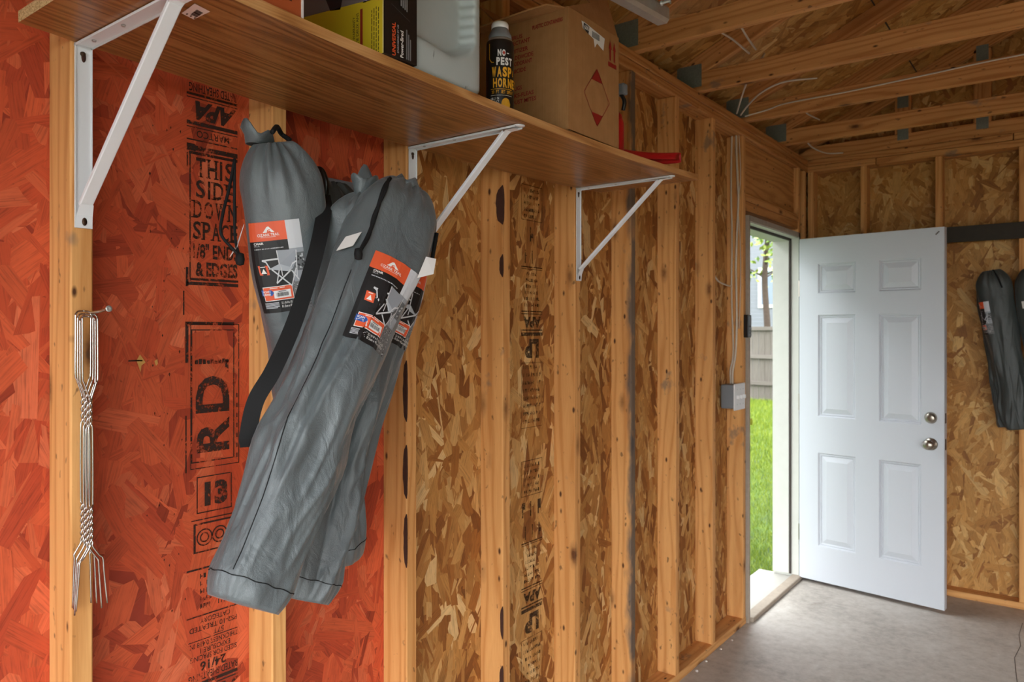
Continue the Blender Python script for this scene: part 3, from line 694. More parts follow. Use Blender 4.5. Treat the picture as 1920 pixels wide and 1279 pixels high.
# upside-down mill stamp under the shelf
pr.text('0.418', .05, zz(2.085), .11, zz(2.062), INK, rot=180, bold=.01)
pr.text('RATED SHEATHING', .005, zz(2.058), .115, zz(2.040), INK, rot=180, bold=.012)
pr.rect(.0, zz(2.037), .118, zz(2.032), INK); pr.rect(.0, zz(2.028), .118, zz(2.026), INK)
pr.text('APA', .012, zz(2.022), .108, zz(1.982), INK, rot=180, bold=.05, slant=.15)
pr.rect(0, zz(1.978), .118, zz(1.970), INK); pr.rect(0, zz(1.966), .118, zz(1.964), INK)
pr.text('MARTCO', .022, zz(1.960), .098, zz(1.945), INK, rot=180, bold=.012)
pr.rect(0, zz(1.940), .118, zz(1.937), INK); pr.rect(0, zz(1.930), .02, zz(1.915), INK); pr.rect(.02, zz(1.927), .118, zz(1.917), INK); pr.rect(.005, zz(1.914), .118, zz(1.908), INK)
# THIS SIDE DOWN block
pr.rect(.006, zz(1.91), .009, zz(1.642), INK); pr.rect(0, zz(1.91), .003, zz(1.88), INK)
pr.rect(.006, zz(1.648), .12, zz(1.643), INK); pr.rect(.0, zz(1.640), .12, zz(1.633), INK); pr.rect(-.002, zz(1.67), .004, zz(1.63), INK)
serif_word(pr, 'THIS', .018, zz(1.903), .112, zz(1.862), )
serif_word(pr, 'SIDE', .018, zz(1.856), .112, zz(1.818))
serif_word(pr, 'DOWN', .012, zz(1.812), .118, zz(1.775))
serif_word(pr, 'SPACE', .012, zz(1.768), .120, zz(1.730))
pr.text('1/8" ENDS', .014, zz(1.722), .120, zz(1.690), INK, bold=.03)
pr.text('& EDGES', .020, zz(1.683), .118, zz(1.652), INK, bold=.04)
# big letters in the double frame
pr.frame(.008, zz(1.552), .122, zz(1.245), .002, .002, INK, n=6); pr.rect(-.002, zz(1.556), .11, zz(1.549), INK); pr.rect(-.003, zz(1.556), .004, zz(1.47), INK)
pr.frame(.010, zz(1.540), .110, zz(1.258), .0025, .0025, INK, n=6)
pr.text('D', .020, zz(1.440), .098, zz(1.362), INK, bold=.03, rot=90)
pr.text('R', .022, zz(1.350), .098, zz(1.278), INK, bold=.03, rot=90)
for k in range(9): pr.rect(.018 + k * .009, zz(1.475 + R.uniform(-.003, .003)), .025 + k * .009, zz(1.466), INK)
pr.rect(.088, zz(1.475), .096, zz(1.448), INK); pr.rect(-.003, zz(1.36), .0, zz(1.24), INK); pr.rect(-.008, zz(1.62), -.005, zz(1.57), INK)
for k in range(7): pr.rect(.115, zz(1.40 - k * .022), .118, zz(1.39 - k * .022), INK)
# 13 in a frame, then the round mark
pr.frame(.022, zz(1.228), .104, zz(1.150), .0025, .0025, INK); pr.text('13', .040, zz(1.215), .094, zz(1.163), INK, bold=.06)
pr.rect(.01, zz(1.138), .11, zz(1.1355), INK); pr.rect(.015, zz(1.130), .11, zz(1.126), INK); pr.rect(.015, zz(1.126), .02, zz(1.07), INK)
for cx, rad in ((.04, .017), (.075, .017)):
    for rr, w in ((rad, .003), (rad * .55, .003)):
        pr.line([(cx + rr * math.cos(a), zz(1.098) + rr * math.sin(a)) for a in [i * .35 for i in range(19)]], w, INK)
pr.rect(.015, zz(1.070), .11, zz(1.067), INK)
# lower stamp, upside down
def glyphs(pr, u0, v0, u1, v1, n, r):
    w = (u1 - u0) / n
    for k in range(n):
        if r.random() < .12: continue
        a = u0 + k * w; h = v1 - v0; q = r.random()
        pr.rect(a, v0, a + w * .28, v1, INK)
        if q < .7: pr.rect(a + w * .28, v0 + h * R.choice((0, .4, .75)), a + w * .75, v0 + h * R.choice((.45, .65, .95)), INK)
rr = random.Random(4)
pr.rect(.0, zz(1.035), .11, zz(1.031), INK)
for i, z in enumerate((1.022, 1.006, .990, .974, .958)): glyphs(pr, .03, zz(z), .075 + .006 * i, zz(z - .010), 6 + i, rr)
pr.rect(0, zz(.935), .118, zz(.932), INK); 
pr.text('CATEGORY', .03, zz(.928), .10, zz(.917), INK, rot=180, bold=.01)
pr.text('PS2-10 TREATED', .006, zz(.912), .116, zz(.901), INK, rot=180, bold=.01)
pr.text('57T', .06, zz(.897), .085, zz(.886), INK, rot=180); pr.rect(0, zz(.883), .118, zz(.881), INK)
pr.text('THICKNESS 0.418 IN.', .004, zz(.878), .118, zz(.867), INK, rot=180, bold=.01)
pr.text('EXPOSURE 1', .03, zz(.864), .10, zz(.853), INK, rot=180, bold=.01)
pr.text('SIZED FOR SPACING', .008, zz(.850), .116, zz(.839), INK, rot=180, bold=.01)
pr.text('24/16', .03, zz(.835), .09, zz(.815), INK, rot=180, bold=.03)
pr.text('RATED SHEATHING', .004, zz(.812), .118, zz(.797), INK, rot=180, bold=.012)
pr.rect(0, zz(.793), .118, zz(.786), INK); pr.rect(0, zz(.782), .118, zz(.779), INK)
pr.text('APA', .012, zz(.775), .112, zz(.735), INK, rot=180, bold=.05, slant=.15)
for k in range(46):     # ink specks left of the stamp
    y = R.uniform(-.09, -.004); z = R.uniform(.95, 2.0); s = R.uniform(.001, .004); pr.poly([(y, zz(z)), (y + s * .6, zz(z + s)), (y + s, zz(z)), (y + s * .5, zz(z - s * 1.3))], INK)
wall_print('printed_stamp', .826, pr, M['ink'], panels[1])
chip = Print(); chip.poly([(-.006, zz(1.478)), (.001, zz(1.49)), (.008, zz(1.480)), (.012, zz(1.474)), (.004, zz(1.468)), (.002, zz(1.455)), (-.003, zz(1.470))], lin((196, 150, 80)))
chip.poly([(.03, zz(1.476)), (.036, zz(1.48)), (.037, zz(1.47)), (.033, zz(1.466))], lin((196, 150, 80))); chip.rect(-.022, zz(1.479), .006, zz(1.4765), lin((40, 22, 16)))
wall_print('bare_chip', .728, chip, M['print'], panels[1])
# mill stamp repeated down the tan board
pr = Print(); rr = random.Random(8)
def stamp_block(z):
    pr.frame(0, zz(z), .121, zz(z - .12), .002, .002, INK)
    for i in range(5): glyphs(pr, .015, zz(z - .012 - i * .022), .105, zz(z - .024 - i * .022), 10, rr)
    for k in range(3): glyphs(pr, .004 + k * .045, zz(z - .14), .028 + k * .045, zz(z - .19), 1, rr); glyphs(pr, .02 + k * .04, zz(z - .22), .036 + k * .04, zz(z - .265), 1, rr)
    pr.rect(0, zz(z - .275), .121, zz(z - .279), INK); pr.rect(0, zz(z - .283), .121, zz(z - .285), INK)
    for i in range(6): glyphs(pr, .03 - .003 * i, zz(z - .295 - i * .021), .09 + .004 * i, zz(z - .306 - i * .021), 9, rr)
    pr.rect(0, zz(z - .425), .121, zz(z - .429), INK); pr.rect(0, zz(z - .434), .121, zz(z - .437), INK)
    pr.text('APA', .012, zz(z - .445), .112, zz(z - .482), INK, rot=180, bold=.05)
    pr.rect(0, zz(z - .488), .121, zz(z - .493), INK); pr.rect(0, zz(z - .498), .121, zz(z - .510), INK)
    pr.text('LP', .02, zz(z - .52), .10, zz(z - .585), INK, rot=180, bold=.06)
    for i in range(8): glyphs(pr, .012, zz(z - .61 - i * .026), .112, zz(z - .622 - i * .026), 11, rr)
    pr.frame(.0, zz(z - .60), .121, zz(z - .82), .0015, .0015, INK)
stamp_block(2.03); stamp_block(1.10)
wall_print('printed_stamp', 1.997, pr, M['ink_faint'], panels[2])
pr = Print(); rr = random.Random(9)
for k in range(60): glyphs(pr, 0, zz(2.5 - k * .034), .05, zz(2.482 - k * .034), 5, rr)
wall_print('printed_stamp', 3.08, pr, M['ink_faint'], panels[3])

# ================================================================== THINGS
# ---- shelf board (sags a little between its brackets)
SHZ = lambda y: 2.018 + .026 * ((y - 1.45) / .95) ** 2
def shelf():
    n = 40; V = []; F = []; mi = []; x0, x1, th = .002, .378, .019; ys = [.485 + (2.362 - .485) * i / n for i in range(n + 1)]
    rb = random.Random(2); yc = 1.42; root = Vector((.19, yc, 2.03))
    for y in ys:
        z = SHZ(y); jg = rb.uniform(0, .0012)
        V += [Vector((x0 + jg, y, z)) - root, Vector((x1, y, z)) - root, Vector((x1, y, z + th)) - root, Vector((x0, y, z + th)) - root]
    for i in range(n):
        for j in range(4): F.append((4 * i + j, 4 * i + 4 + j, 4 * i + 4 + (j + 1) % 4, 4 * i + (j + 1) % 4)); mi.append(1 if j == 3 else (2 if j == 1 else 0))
    F += [(0, 1, 2, 3), (4 * n + 3, 4 * n + 2, 4 * n + 1, 4 * n)]; mi += [1, 1]
    F = [f[::-1] for f in F]
    o = mesh('wall_shelf', V, F, None, None, False, root, [M['oak'], M['particle'], M['oak_lit_edge']], mi)
    tag(o, 'long oak laminate shelf board on white brackets along the stud wall', 'shelf')
    # price sticker under the board
    st = Print(); st.rect(0, 0, .05, .034, lin((222, 196, 184)), 0); 
    for k in range(16): st.rect(.012 + k * .0015, .012, .0128 + k * .0015 + R.choice((0, .0005)), .025, lin((40, 30, 26)), 1)
    for k in range(3): st.rect(.004, .006 + k * .008, .010, .009 + k * .008, lin((90, 70, 62)), 1)
    a = math.radians(62); eu = Vector((math.cos(a), math.sin(a), 0)); ev = Vector((-math.sin(a), math.cos(a), 0)) * -1
    st.build('price_sticker', lambda u, v, z: Vector((.269, .619, SHZ(.63) - .0006 - z)) + Vector((.99, -.12, 0)) * u + Vector((-.26, .966, 0)) * v - root, M['print'], o)
    return o
shelf()
# ---- brackets
def channel(p0, p1, w, d, th, wid, open_dir):
    """thin U channel between two points; wid = width direction, open_dir = side the flanges point to"""
    p0, p1, wid, od = Vector(p0), Vector(p1), Vector(wid), Vector(open_dir); V = []; F = []
    prof = [(-w / 2, d), (-w / 2, .0015), (-w / 2 + .0015, 0), (w / 2 - .0015, 0), (w / 2, .0015), (w / 2, d), (w / 2 - th, d), (w / 2 - th, th), (-w / 2 + th, th), (-w / 2 + th, d)]
    n = len(prof)
    for p in (p0, p1): V += [p + wid * a + od * b for a, b in prof]
    F = [(i, (i + 1) % n, n + (i + 1) % n, n + i) for i in range(n)] + [(0, 1, 8, 9), (1, 2, 3, 4, 7, 8), (4, 5, 6, 7), (n, n + 9, n + 8, n + 1), (n + 1, n + 8, n + 7, n + 4, n + 3, n + 2), (n + 4, n + 7, n + 6, n + 5)]
    return V, F
def bracket(yc, label):
    zt = SHZ(yc) - .0008; r = empty('shelf_bracket', (0, yc, zt - .32)); tag(r, label, 'bracket', 'white shelf brackets'); o = wpos(r)
    def part(nm, g): return mesh(nm, [v - o for v in g[0]], g[1], M['white_metal'], r)
    Y = (0, 1, 0); leg = part('wall_leg', channel((.0012, yc, zt - .322), (.0012, yc, zt), .029, .0045, .0018, Y, (1, 0, 0)))
    arm = part('shelf_arm', channel((.001, yc, zt), (.350, yc, zt), .029, .0055, .0018, Y, (0, 0, -1)))
    lathe('arm_tip', [(.001, -.002), (.0145, -.002), (.0145, 0), (.001, 0)], M['white_metal'], arm, 20, Vector((.350, yc, zt)) - o - Vector(arm.location))
    a, b = Vector((.014, yc, zt - .285)), Vector((.314, yc, zt - .012)); dv = (b - a).normalized(); nn = Vector((dv.z, 0, -dv.x))
    br = part('brace', channel(a, b, .022, .007, .0018, Y, -nn))
    # flattened ends of the brace
    mesh('brace_end', [Vector(v) - o for v in [(.0065, yc - .0135, zt - .322), (.0065, yc + .0135, zt - .322), (.0085, yc + .0135, zt - .30), (.0085, yc - .0135, zt - .30), (.018, yc + .011, zt - .282), (.018, yc - .011, zt - .282)]], [(0, 1, 2, 3), (3, 2, 4, 5)], M['white_metal'], br)
    mesh('brace_end', [Vector(v) - o for v in [(.312, yc - .011, zt - .012), (.312, yc + .011, zt - .012), (.320, yc + .011, zt - .008), (.320, yc - .011, zt - .008), (.346, yc + .011, zt - .0075), (.346, yc - .011, zt - .0075)]], [(0, 1, 2, 3), (3, 2, 4, 5)], M['white_metal'], br)
    lathe('slot', [(.0005, 0), (.0055, 0), (.0055, .001), (.0005, .001)], M['dark_steel'], br, 14, Vector((.0075, yc, zt - .311)) - o, axis='X').scale = (1, .75, 1.3)
    lathe('keyhole', [(.0005, 0), (.0048, 0), (.0048, .0008), (.0005, .0008)], M['bark'], leg, 14, Vector((.003, yc + .0005, zt - .022)) - o, axis='X').scale = (1, .8, 1.9)
    lathe('screw', [(.0005, 0), (.0046, 0), (.0038, .003), (.0005, .0036)], M['dark_steel'], leg, 14, Vector((.0035, yc - .001, zt - .017)) - o, axis='X')
    lathe('screw', [(.0005, -.0025), (.0030, -.0025), (.0040, 0), (.0005, 0)], M['zinc'], arm, 12, Vector((.045, yc, zt - .002)) - o)
    lathe('screw', [(.0005, -.0025), (.0030, -.0025), (.0040, 0), (.0005, 0)], M['zinc'], arm, 12, Vector((.15, yc, zt - .002)) - o)
bracket(.5855, 'white steel shelf bracket above the hanging roasting forks')
bracket(1.3975, 'white steel shelf bracket behind the grey chair bags')
bracket(2.2105, 'white steel shelf bracket near the free end of the shelf board')

# ---- roasting forks on a screw
tube('screw_hook', [(-.02, .587, 1.566), (.03, .598, 1.570), (.056, .604, 1.575)], .0026, M['wire'], None, 10, 4)
sk = bpy.data.objects['screw_hook']; tag(sk, 'steel screw driven into the stud holding wire forks', 'screw')
hd = lathe('screw_head', [(.001, -.002), (.0034, -.002), (.0055, .001), (.0055, .002), (.002, .0015), (.001, .001)], M['zinc'], sk, 16, (.0565, .6042, 1.575), axis='X')
def fork(k):
    x = .010 + .0058 * k; y = .5825 + .0012 * k; dz = -.003 * (k % 3) - .002 * k; tilt = (-.004, .0, .002, .006)[k]
    r = empty('roasting_fork', (x, y, 1.06 + dz)); tag(r, 'twisted steel wire roasting fork hanging from the screw on the stud', 'roasting fork', 'roasting forks hung in a bunch'); o = wpos(r)
    for s in (-1, 1):
        P = []
        for i in range(5): a = math.pi / 2 * (1 - i / 4); P.append((0, s * (.0045 + .008 * math.cos(a)), 1.563 + .0085 * math.sin(a)))
        P[0] = (0, 0, 1.5715)
        P += [(0, s * .0126, 1.52), (0, s * .0124, 1.462), (0, s * .010, 1.452), (0, s * .002, 1.427)]
        for i in range(9):
            a = math.pi * i / 2; P.append((.0020 * math.sin(a) * s, s * .0024 * math.cos(a), 1.425 - .006 * i))
        P += [(0, s * .0032, 1.365), (0, s * .0034, 1.30), (0, s * .0028, 1.245)]
        for i in range(13):
            a = math.pi * i / 2; P.append((.0020 * math.sin(a) * s, s * .0026 * math.cos(a), 1.240 - .0055 * i))
        P += [(0, s * .002, 1.168), (0, s * .013, 1.150), (0, s * (.0125 + .0022 * k), 1.143), (0, s * (.0135 + .0024 * k), 1.12), (0, s * (.0150 + .0036 * k), 1.058 + .004 * (k % 2))]
        pts = [Vector((x + p[0], y + p[1] + tilt * (1.57 - p[2]), p[2] + dz)) - o for p in P]
        V, F = tube_geo(smooth_path(pts, 4), .0015, 6); mesh('wire', V, F, M['wire'], r, True)
for k in range(4): fork(k)

# ---- folding chair bags
OR = lin((226, 92, 52)); BK = lin((24, 23, 24)); WH = lin((236, 234, 230)); GY = lin((150, 154, 160)); LG = lin((196, 198, 202)); MG = lin((96, 98, 100)); BL = lin((40, 84, 160))
def label_print(seed):
    p = Print(); r = random.Random(seed)
    p.rect(0, 0, 1, 1, BK, 0, 14, 24)
    p.rect(0, 0, .72, .205, OR, 1, 10, 5); p.rect(.72, 0, 1, .31, LG, 1, 4, 7)
    p.rect(.72, .31, 1, .36, GY, 1, 4, 1); p.rect(.72, .36, 1, .56, MG, 1, 4, 4); p.rect(.72, .56, 1, .68, GY, 1, 4, 3); p.rect(.68, .68, 1, 1, lin((112, 112, 112)), 1, 4, 8)
    for k in range(150):
        u, v = r.uniform(.69, .985), r.uniform(.69, .985); q = r.uniform(.008, .02); g = r.choice((40, 70, 160, 190)); p.rect(u, v, u + q, v + q * .7, lin((g, g, g)), 2)
    for k in range(26):
        u, v = r.uniform(.80, .97), r.uniform(.37, .53); p.rect(u, v, u + .03, v + .02, lin((30, 30, 32)) if r.random() < .6 else lin((180, 182, 184)), 2)
    # peak emblem and name
    p.poly([(.27, .115), (.35, .055), (.385, .050), (.49, .115), (.43, .115), (.40, .095), (.36, .105), (.345, .115)], WH, 2)
    p.poly([(.345, .112), (.36, .088), (.40, .080), (.42, .092), (.395, .089), (.37, .098), (.375, .113)], OR, 3)
    p.text('OZARK TRAIL', .17, .125, .58, .155, WH, 2, bold=.01); p.rect(.22, .163, .50, .166, WH, 2, 4, 1)
    p.text('CHAIR', .09, .215, .26, .240, WH, 2, bold=.03); p.text('SILLA', .09, .245, .19, .260, LG, 2)
    for k in range(20): p.rect(.09 + k * .0265, .283 + .0, .09 + k * .0265 + r.uniform(.012, .023), .293, LG, 2)
    # folding chair picture
    p.poly([(.47, .315), (.85, .325), (.80, .47), (.73, .535), (.48, .47)], lin((150, 155, 162)), 3); p.poly([(.48, .465), (.74, .525), (.66, .56), (.28, .512)], lin((176, 181, 188)), 4)
    sv = lin((205, 206, 208))
    for pts in ([(.20, .412), (.47, .408)], [(.20, .412), (.26, .43), (.31, .51)], [(.33, .515), (.66, .72)], [(.68, .55), (.38, .675)], [(.66, .72), (.80, .53)], [(.38, .675), (.46, .53)], [(.50, .475), (.50, .60), ], [(.70, .55), (.83, .66)], [(.66, .55), (.73, .48), (.84, .45)], [(.47, .315), (.48, .47)], [(.85, .33), (.80, .63)]):
        p.line(pts, .018, sv, 5)
    p.poly([(.11, .465), (.27, .470), (.285, .575), (.125, .570)], OR, 2); p.poly([(.155, .555), (.20, .50), (.245, .557)], WH, 3); p.rect(.15, .478, .23, .486, WH, 3)
    # scan box
    p.rect(.12, .705, .665, .865, WH, 2, 8, 3); p.rect(.13, .712, .655, .858, OR, 3, 8, 3); p.rect(.24, .722, .50, .729, WH, 4, 3, 1)
    p.rect(.29, .755, .61, .84, lin((224, 222, 220)), 4, 5, 2)
    for k in range(24): p.rect(.335 + k * .0095, .780, .335 + k * .0095 + r.choice((.003, .005, .0065)), .822, lin((60, 60, 62)), 5)
    p.rect(.38, .762, .52, .770, MG, 5)
    p.poly([(.095, .735), (.26, .742), (.30, .775), (.26, .808), (.095, .80)], BL, 5); p.text('SCAN', .12, .746, .245, .768, WH, 6, bold=.02); p.text('HERE', .12, .777, .245, .799, WH, 6, bold=.02)
    for k in range(5): p.rect(.10, .885 + k * .014, .10 + r.uniform(.2, .27), .892 + k * .014, LG, 2, 2, 1)
    p.text('32.1 IN W x 19.1 IN D x 32.1 IN H', .39, .885, .86, .912, WH, 2, bold=.01); p.text('81.5cm x 48.5cm x 81.5cm', .39, .922, .84, .950, WH, 2, bold=.01)
    return p
class Bag:
    def __init__(s, top, bot, rw, rd, seed, name, label, group, mat, front=-35, neck=.45, taper=.84, bend=(0, 0, 0), crease=1.0):
        s.top, s.bot = Vector(top), Vector(bot); d = s.bot - s.top; s.L = d.length; s.w = d.normalized()
        f = Vector((math.cos(math.radians(front)), math.sin(math.radians(front)), 0)); s.n = (f - s.w * f.dot(s.w)).normalized(); s.s = s.n.cross(s.w)
        s.rw, s.rd, s.neck, s.taper, s.bend, s.cr = rw, rd, neck, taper, Vector(bend), crease; r = random.Random(seed)
        s.ph = [r.uniform(0, 6.28) for _ in range(8)]; s.rid = [(r.uniform(-1.7, 1.7), r.uniform(-1.2, 1.2), r.uniform(-.7, 1.0), r.uniform(.1, .9), r.uniform(.5, 1.0), r.uniform(.12, .34)) for _ in range(17)]
        s.root = empty(name, s.bot); tag(s.root, label, 'chair bag', group); s.mat = mat
        s.build()
    def prof(s, t):
        if t < .10: p = s.neck + (1 - s.neck) * math.sin(math.pi / 2 * (t / .10)) ** .75
        else: p = 1.0
        if t > .35: p *= 1 - (1 - s.taper) * min(1, (t - .35) / .55)
        if t > .955: p *= 1 - .16 * ((t - .955) / .045) ** 1.6
        return p
    def surf(s, th, t, lift=0.0):
        c, sn = math.cos(th), math.sin(th); q = 2.5; r = (abs(c) ** q + abs(sn) ** q) ** (-1 / q); P = s.prof(t); ph = s.ph
        f = -.014 * math.exp(-max(t, 0) / .055) * (.5 + .5 * math.cos(13 * th + ph[0] + 1.5 * math.sin(3 * th)))
        f += .0035 * math.sin(3 * th + ph[1] + 5 * t) + .0028 * math.sin(5 * th - 9 * t + ph[2]) + .002 * math.sin(2 * th + 23 * t + ph[3])
        env = min(1, max(0, (t - .30) / .45)) * s.cr; env = env * env * (3 - 2 * env)
        for a, tw, am, wd, tc, tl in s.rid:
            x = th - a - tw * (t - tc) - .10 * math.sin(7 * t + a * 3); x = (x + math.pi) % (2 * math.pi) - math.pi
            win = math.exp(-((t - tc) / tl) ** 2)
            f += .0135 * am * s.cr * win * (math.exp(-abs(x) / (.12 * wd + .05)) - .22)
        nz = mnoise.noise(Vector((c * 1.3 + ph[5], sn * 1.3, t * 5 + ph[6]))); f += .011 * nz * (.5 + .5 * env)
        a2 = th + 1.1 * t; nz = mnoise.noise(Vector((math.cos(a2) * 2.0 + ph[4], math.sin(a2) * 2.0, t * 4.2 + ph[7])))
        f += .006 * max(0, 1 - 5 * abs(nz)) * (.2 + .8 * env)
        f *= (1 if t < .95 else max(.35, 1 - (t - .95) * 11))
        b = s.bend * math.sin(math.pi * min(1, max(0, t)))
        return s.top + s.w * (s.L * t) + b + s.n * ((s.rd * P * r + f + lift) * c) + s.s * ((s.rw * P * r + f + lift) * sn)
    def build(s):
        nt, nh = 150, 112; V = []; F = []; o = s.root.location
        ts = [(i / nt) ** 1.15 for i in range(nt + 1)]
        for t in ts:
            for k in range(nh): V.append(s.surf(2 * math.pi * k / nh, t) - o)
        for i in range(nt):
            for k in range(nh): F.append((i * nh + k, i * nh + (k + 1) % nh, (i + 1) * nh + (k + 1) % nh, (i + 1) * nh + k))
        V.append(s.top + s.w * .012 - o); V.append(s.bot + s.w * .002 - o); a = len(V) - 2
        for k in range(nh): F.append((a, (k + 1) % nh, k)); F.append((a + 1, nt * nh + k, nt * nh + (k + 1) % nh))
        F = [f[::-1] for f in F]
        s.body = mesh('fabric_body', V, F, s.mat, s.root, True)
    def seam(s, pts, r=.0009, name='seam'):
        P = [s.surf(th, t, .0006) - s.root.location for th, t in pts]; V, F = tube_geo(P, r, 5); return mesh(name, V, F, M['black'], s.body, True)
    def label(s, th0, t0, W, H, seed):
        rr = lambda u, v, z: s.surf(th0 + (u - .5) * W / (.5 * (s.rw + s.rd)), t0 + v * H / s.L, .0016 + z) - s.root.location
        label_print(seed).build('printed_label', rr, M['print'], s.root, .00035)
    def cord(s, pts, r=.0028, name='drawcord'): return tube(name, pts, r, M['black'], s.root, 8, 8)
GB = 'grey chair bags hung on the left wall'
bA = Bag((.10, .905, 1.916), (.050, 1.115, 1.020), .078, .070, 3, 'chair_bag', 'grey nylon chair bag hanging left of the black hook with upright label', GB, M['nylon'], crease=.9)
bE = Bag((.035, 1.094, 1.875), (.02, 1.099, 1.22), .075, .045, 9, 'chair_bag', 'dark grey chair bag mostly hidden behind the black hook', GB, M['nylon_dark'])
bC = Bag((.11, 1.290, 1.860), (.17, .915, 1.008), .076, .062, 5, 'chair_bag', 'grey nylon chair bag tucked behind the slanting front one', GB, M['nylon'])
bD = Bag((.190, 1.068, 1.824), (.17, .945, 1.25), .062, .054, 6, 'chair_bag', 'grey chair bag with open pointed mouth between two others', GB, M['nylon'], neck=.35)
bB = Bag((.23, 1.150, 1.846), (.29, .713, 1.083), .088, .070, 12, 'chair_bag', 'slanting grey chair bag in front of the others with white tag', GB, M['nylon'], taper=.80, crease=1.2)
# labels: place along each bag where the print faces the room
bA.label(-.33, .165, .092, .182, 1); bB.label(.42, .235, .098, .190, 2); bC.label(.66, .220, .098, .182, 3)
for b, th in ((bB, -.55), (bC, -.35)):
    b.seam([(th + .03 * math.sin(9 * t), t) for t in [.30 + .65 * i / 60 for i in range(61)]])
    b.seam([(-1.7 + 3.4 * i / 40, .958 + .0012 * math.sin(i)) for i in range(41)])
bA.seam([(-1.7 + 3.4 * i / 40, .958 + .0012 * math.sin(i)) for i in range(41)])
# open pointed mouth of bag D
o = bD.root.location; tp = bD.top
V = []; F = []; n = 28
for j, (h, rr_) in enumerate(((-.012, .024), (.012, .026), (.028, .030), (.036, .033))):
    for k in range(n):
        a = 2 * math.pi * k / n; pk = .030 * math.exp(-((a - 2.6) / .55) ** 2) * (j / 3) + .006 * math.sin(3 * a) * (j / 3); V.append(tp + Vector((rr_ * math.cos(a) * .7, rr_ * math.sin(a), h + pk)) - o)
for j in range(3):
    for k in range(n): F.append((j * n + k, j * n + (k + 1) % n, (j + 1) * n + (k + 1) % n, (j + 1) * n + k))
mo = mesh('bag_mouth', V, F, M['nylon'], bD.root, True); so = mo.modifiers.new('Solidify', 'SOLIDIFY'); so.thickness = .002
# ruffle over bag A
V = []; F = []
for j, (h, rr_) in enumerate(((-.006, .026), (.010, .028), (.022, .036))):
    for k in range(n):
        a = 2 * math.pi * k / n; V.append(bA.top + Vector((-.02 + rr_ * math.cos(a) * .7, -.022 + rr_ * math.sin(a), h + .010 * math.sin(4 * a) * (j / 2) + .012 * (j / 2) * math.sin(a + 3.6))) - bA.root.location)
for j in range(2):
    for k in range(n): F.append((j * n + k, j * n + (k + 1) % n, (j + 1) * n + (k + 1) % n, (j + 1) * n + k))
mo = mesh('bag_mouth', V, F, M['nylon'], bA.root, True); so = mo.modifiers.new('Solidify', 'SOLIDIFY'); so.thickness = .002
for b in (bB, bC):
    V = []; F = []
    for j, (h, rr_) in enumerate(((-.010, .030), (.004, .032), (.012, .026))):
        for k in range(n):
            a = 2 * math.pi * k / n; V.append(b.top - b.w * (h + .004 * math.sin(5 * a) * j) + b.n * rr_ * math.cos(a) + b.s * rr_ * 1.1 * math.sin(a) - b.root.location)
    for j in range(2):
        for k in range(n): F.append((j * n + k, j * n + (k + 1) % n, (j + 1) * n + (k + 1) % n, (j + 1) * n + k))
    mesh('bag_mouth', V, F, M['nylon'], b.root, True).modifiers.new('Solidify', 'SOLIDIFY').thickness = .002
# cords, toggles, tags
bA.cord([(.14, .875, 1.925), (.12, .90, 1.944), (.10, .925, 1.938), (.115, .935, 1.925)], .005)
bA.cord([(.13, .80, 1.86), (.14, .782, 1.80), (.15, .762, 1.745), (.155, .757, 1.712), (.165, .772, 1.688), (.172, .783, 1.675)])
bA.cord([(.13, .80, 1.86), (.145, .79, 1.78), (.155, .785, 1.71), (.172, .783, 1.672)])
tg = lathe('cord_toggle', [(.001, -.012), (.007, -.010), (.0085, 0), (.007, .010), (.001, .012)], M['black'], bA.root, 12, Vector((.172, .784, 1.668)) - bA.root.location)
def cloth_tag(bag, pts, name='cloth_tag'):
    V = [Vector(p) - bag.root.location for p in pts]; m = mesh(name, V, [(0, 1, 2, 3)], M['label_white'], bag.root); m.modifiers.new('Solidify', 'SOLIDIFY').thickness = .0008
cloth_tag(bA, [(.150, .792, 1.700), (.158, .772, 1.672), (.165, .782, 1.690), (.160, .80, 1.735)])
def on(bag, th, t, lift): return tuple(bag.surf(th, t, lift))
cloth_tag(bB, [on(bB, -.60, .205, .006), on(bB, -.66, .245, .010), on(bB, -1.00, .262, .010), on(bB, -.94, .222, .006)])
cloth_tag(bB, [on(bB, .92, .185, .004), on(bB, 1.10, .175, .018), on(bB, 1.12, .215, .022), on(bB, .92, .245, .004)])
bB.cord([on(bB, -.62, .03, .004), on(bB, -.50, .08, .006), on(bB, -.46, .14, .006), on(bB, -.44, .20, .006), on(bB, -.46, .262, .007)], .004)
bB.cord([on(bB, -.58, .04, .006), on(bB, -.44, .09, .007), on(bB, -.48, .16, .006), on(bB, -.42, .21, .006), on(bB, -.46, .26, .007)], .003)
lathe('cord_toggle', [(.001, -.012), (.007, -.010), (.0085, 0), (.007, .010), (.001, .012)], M['black'], bB.root, 12, Vector(on(bB, -.46, .266, .008)) - bB.root.location)
bC.cord([on(bC, .9, .10, .004), on(bC, 1.0, .16, .006), on(bC, 1.05, .19, .008)], .005)
def strap(bag, pts, w, name='shoulder_strap', wd=(0.55, 0.75, 0)):
    P = smooth_path(pts, 10); V = []; F = []; o = bag.root.location; n = len(P)
    for i, p in enumerate(P):
        t = (P[min(i + 1, n - 1)] - P[max(0, i - 1)]).normalized(); u = Vector(wd); u = (u - t * u.dot(t)).normalized(); V += [p + u * w / 2 - o, p - u * w / 2 - o]
    for i in range(n - 1): F.append((2 * i, 2 * i + 1, 2 * i + 3, 2 * i + 2))
    m = mesh(name, V, F, M['black'], bag.root, False); m.modifiers.new('Solidify', 'SOLIDIFY').thickness = .0016
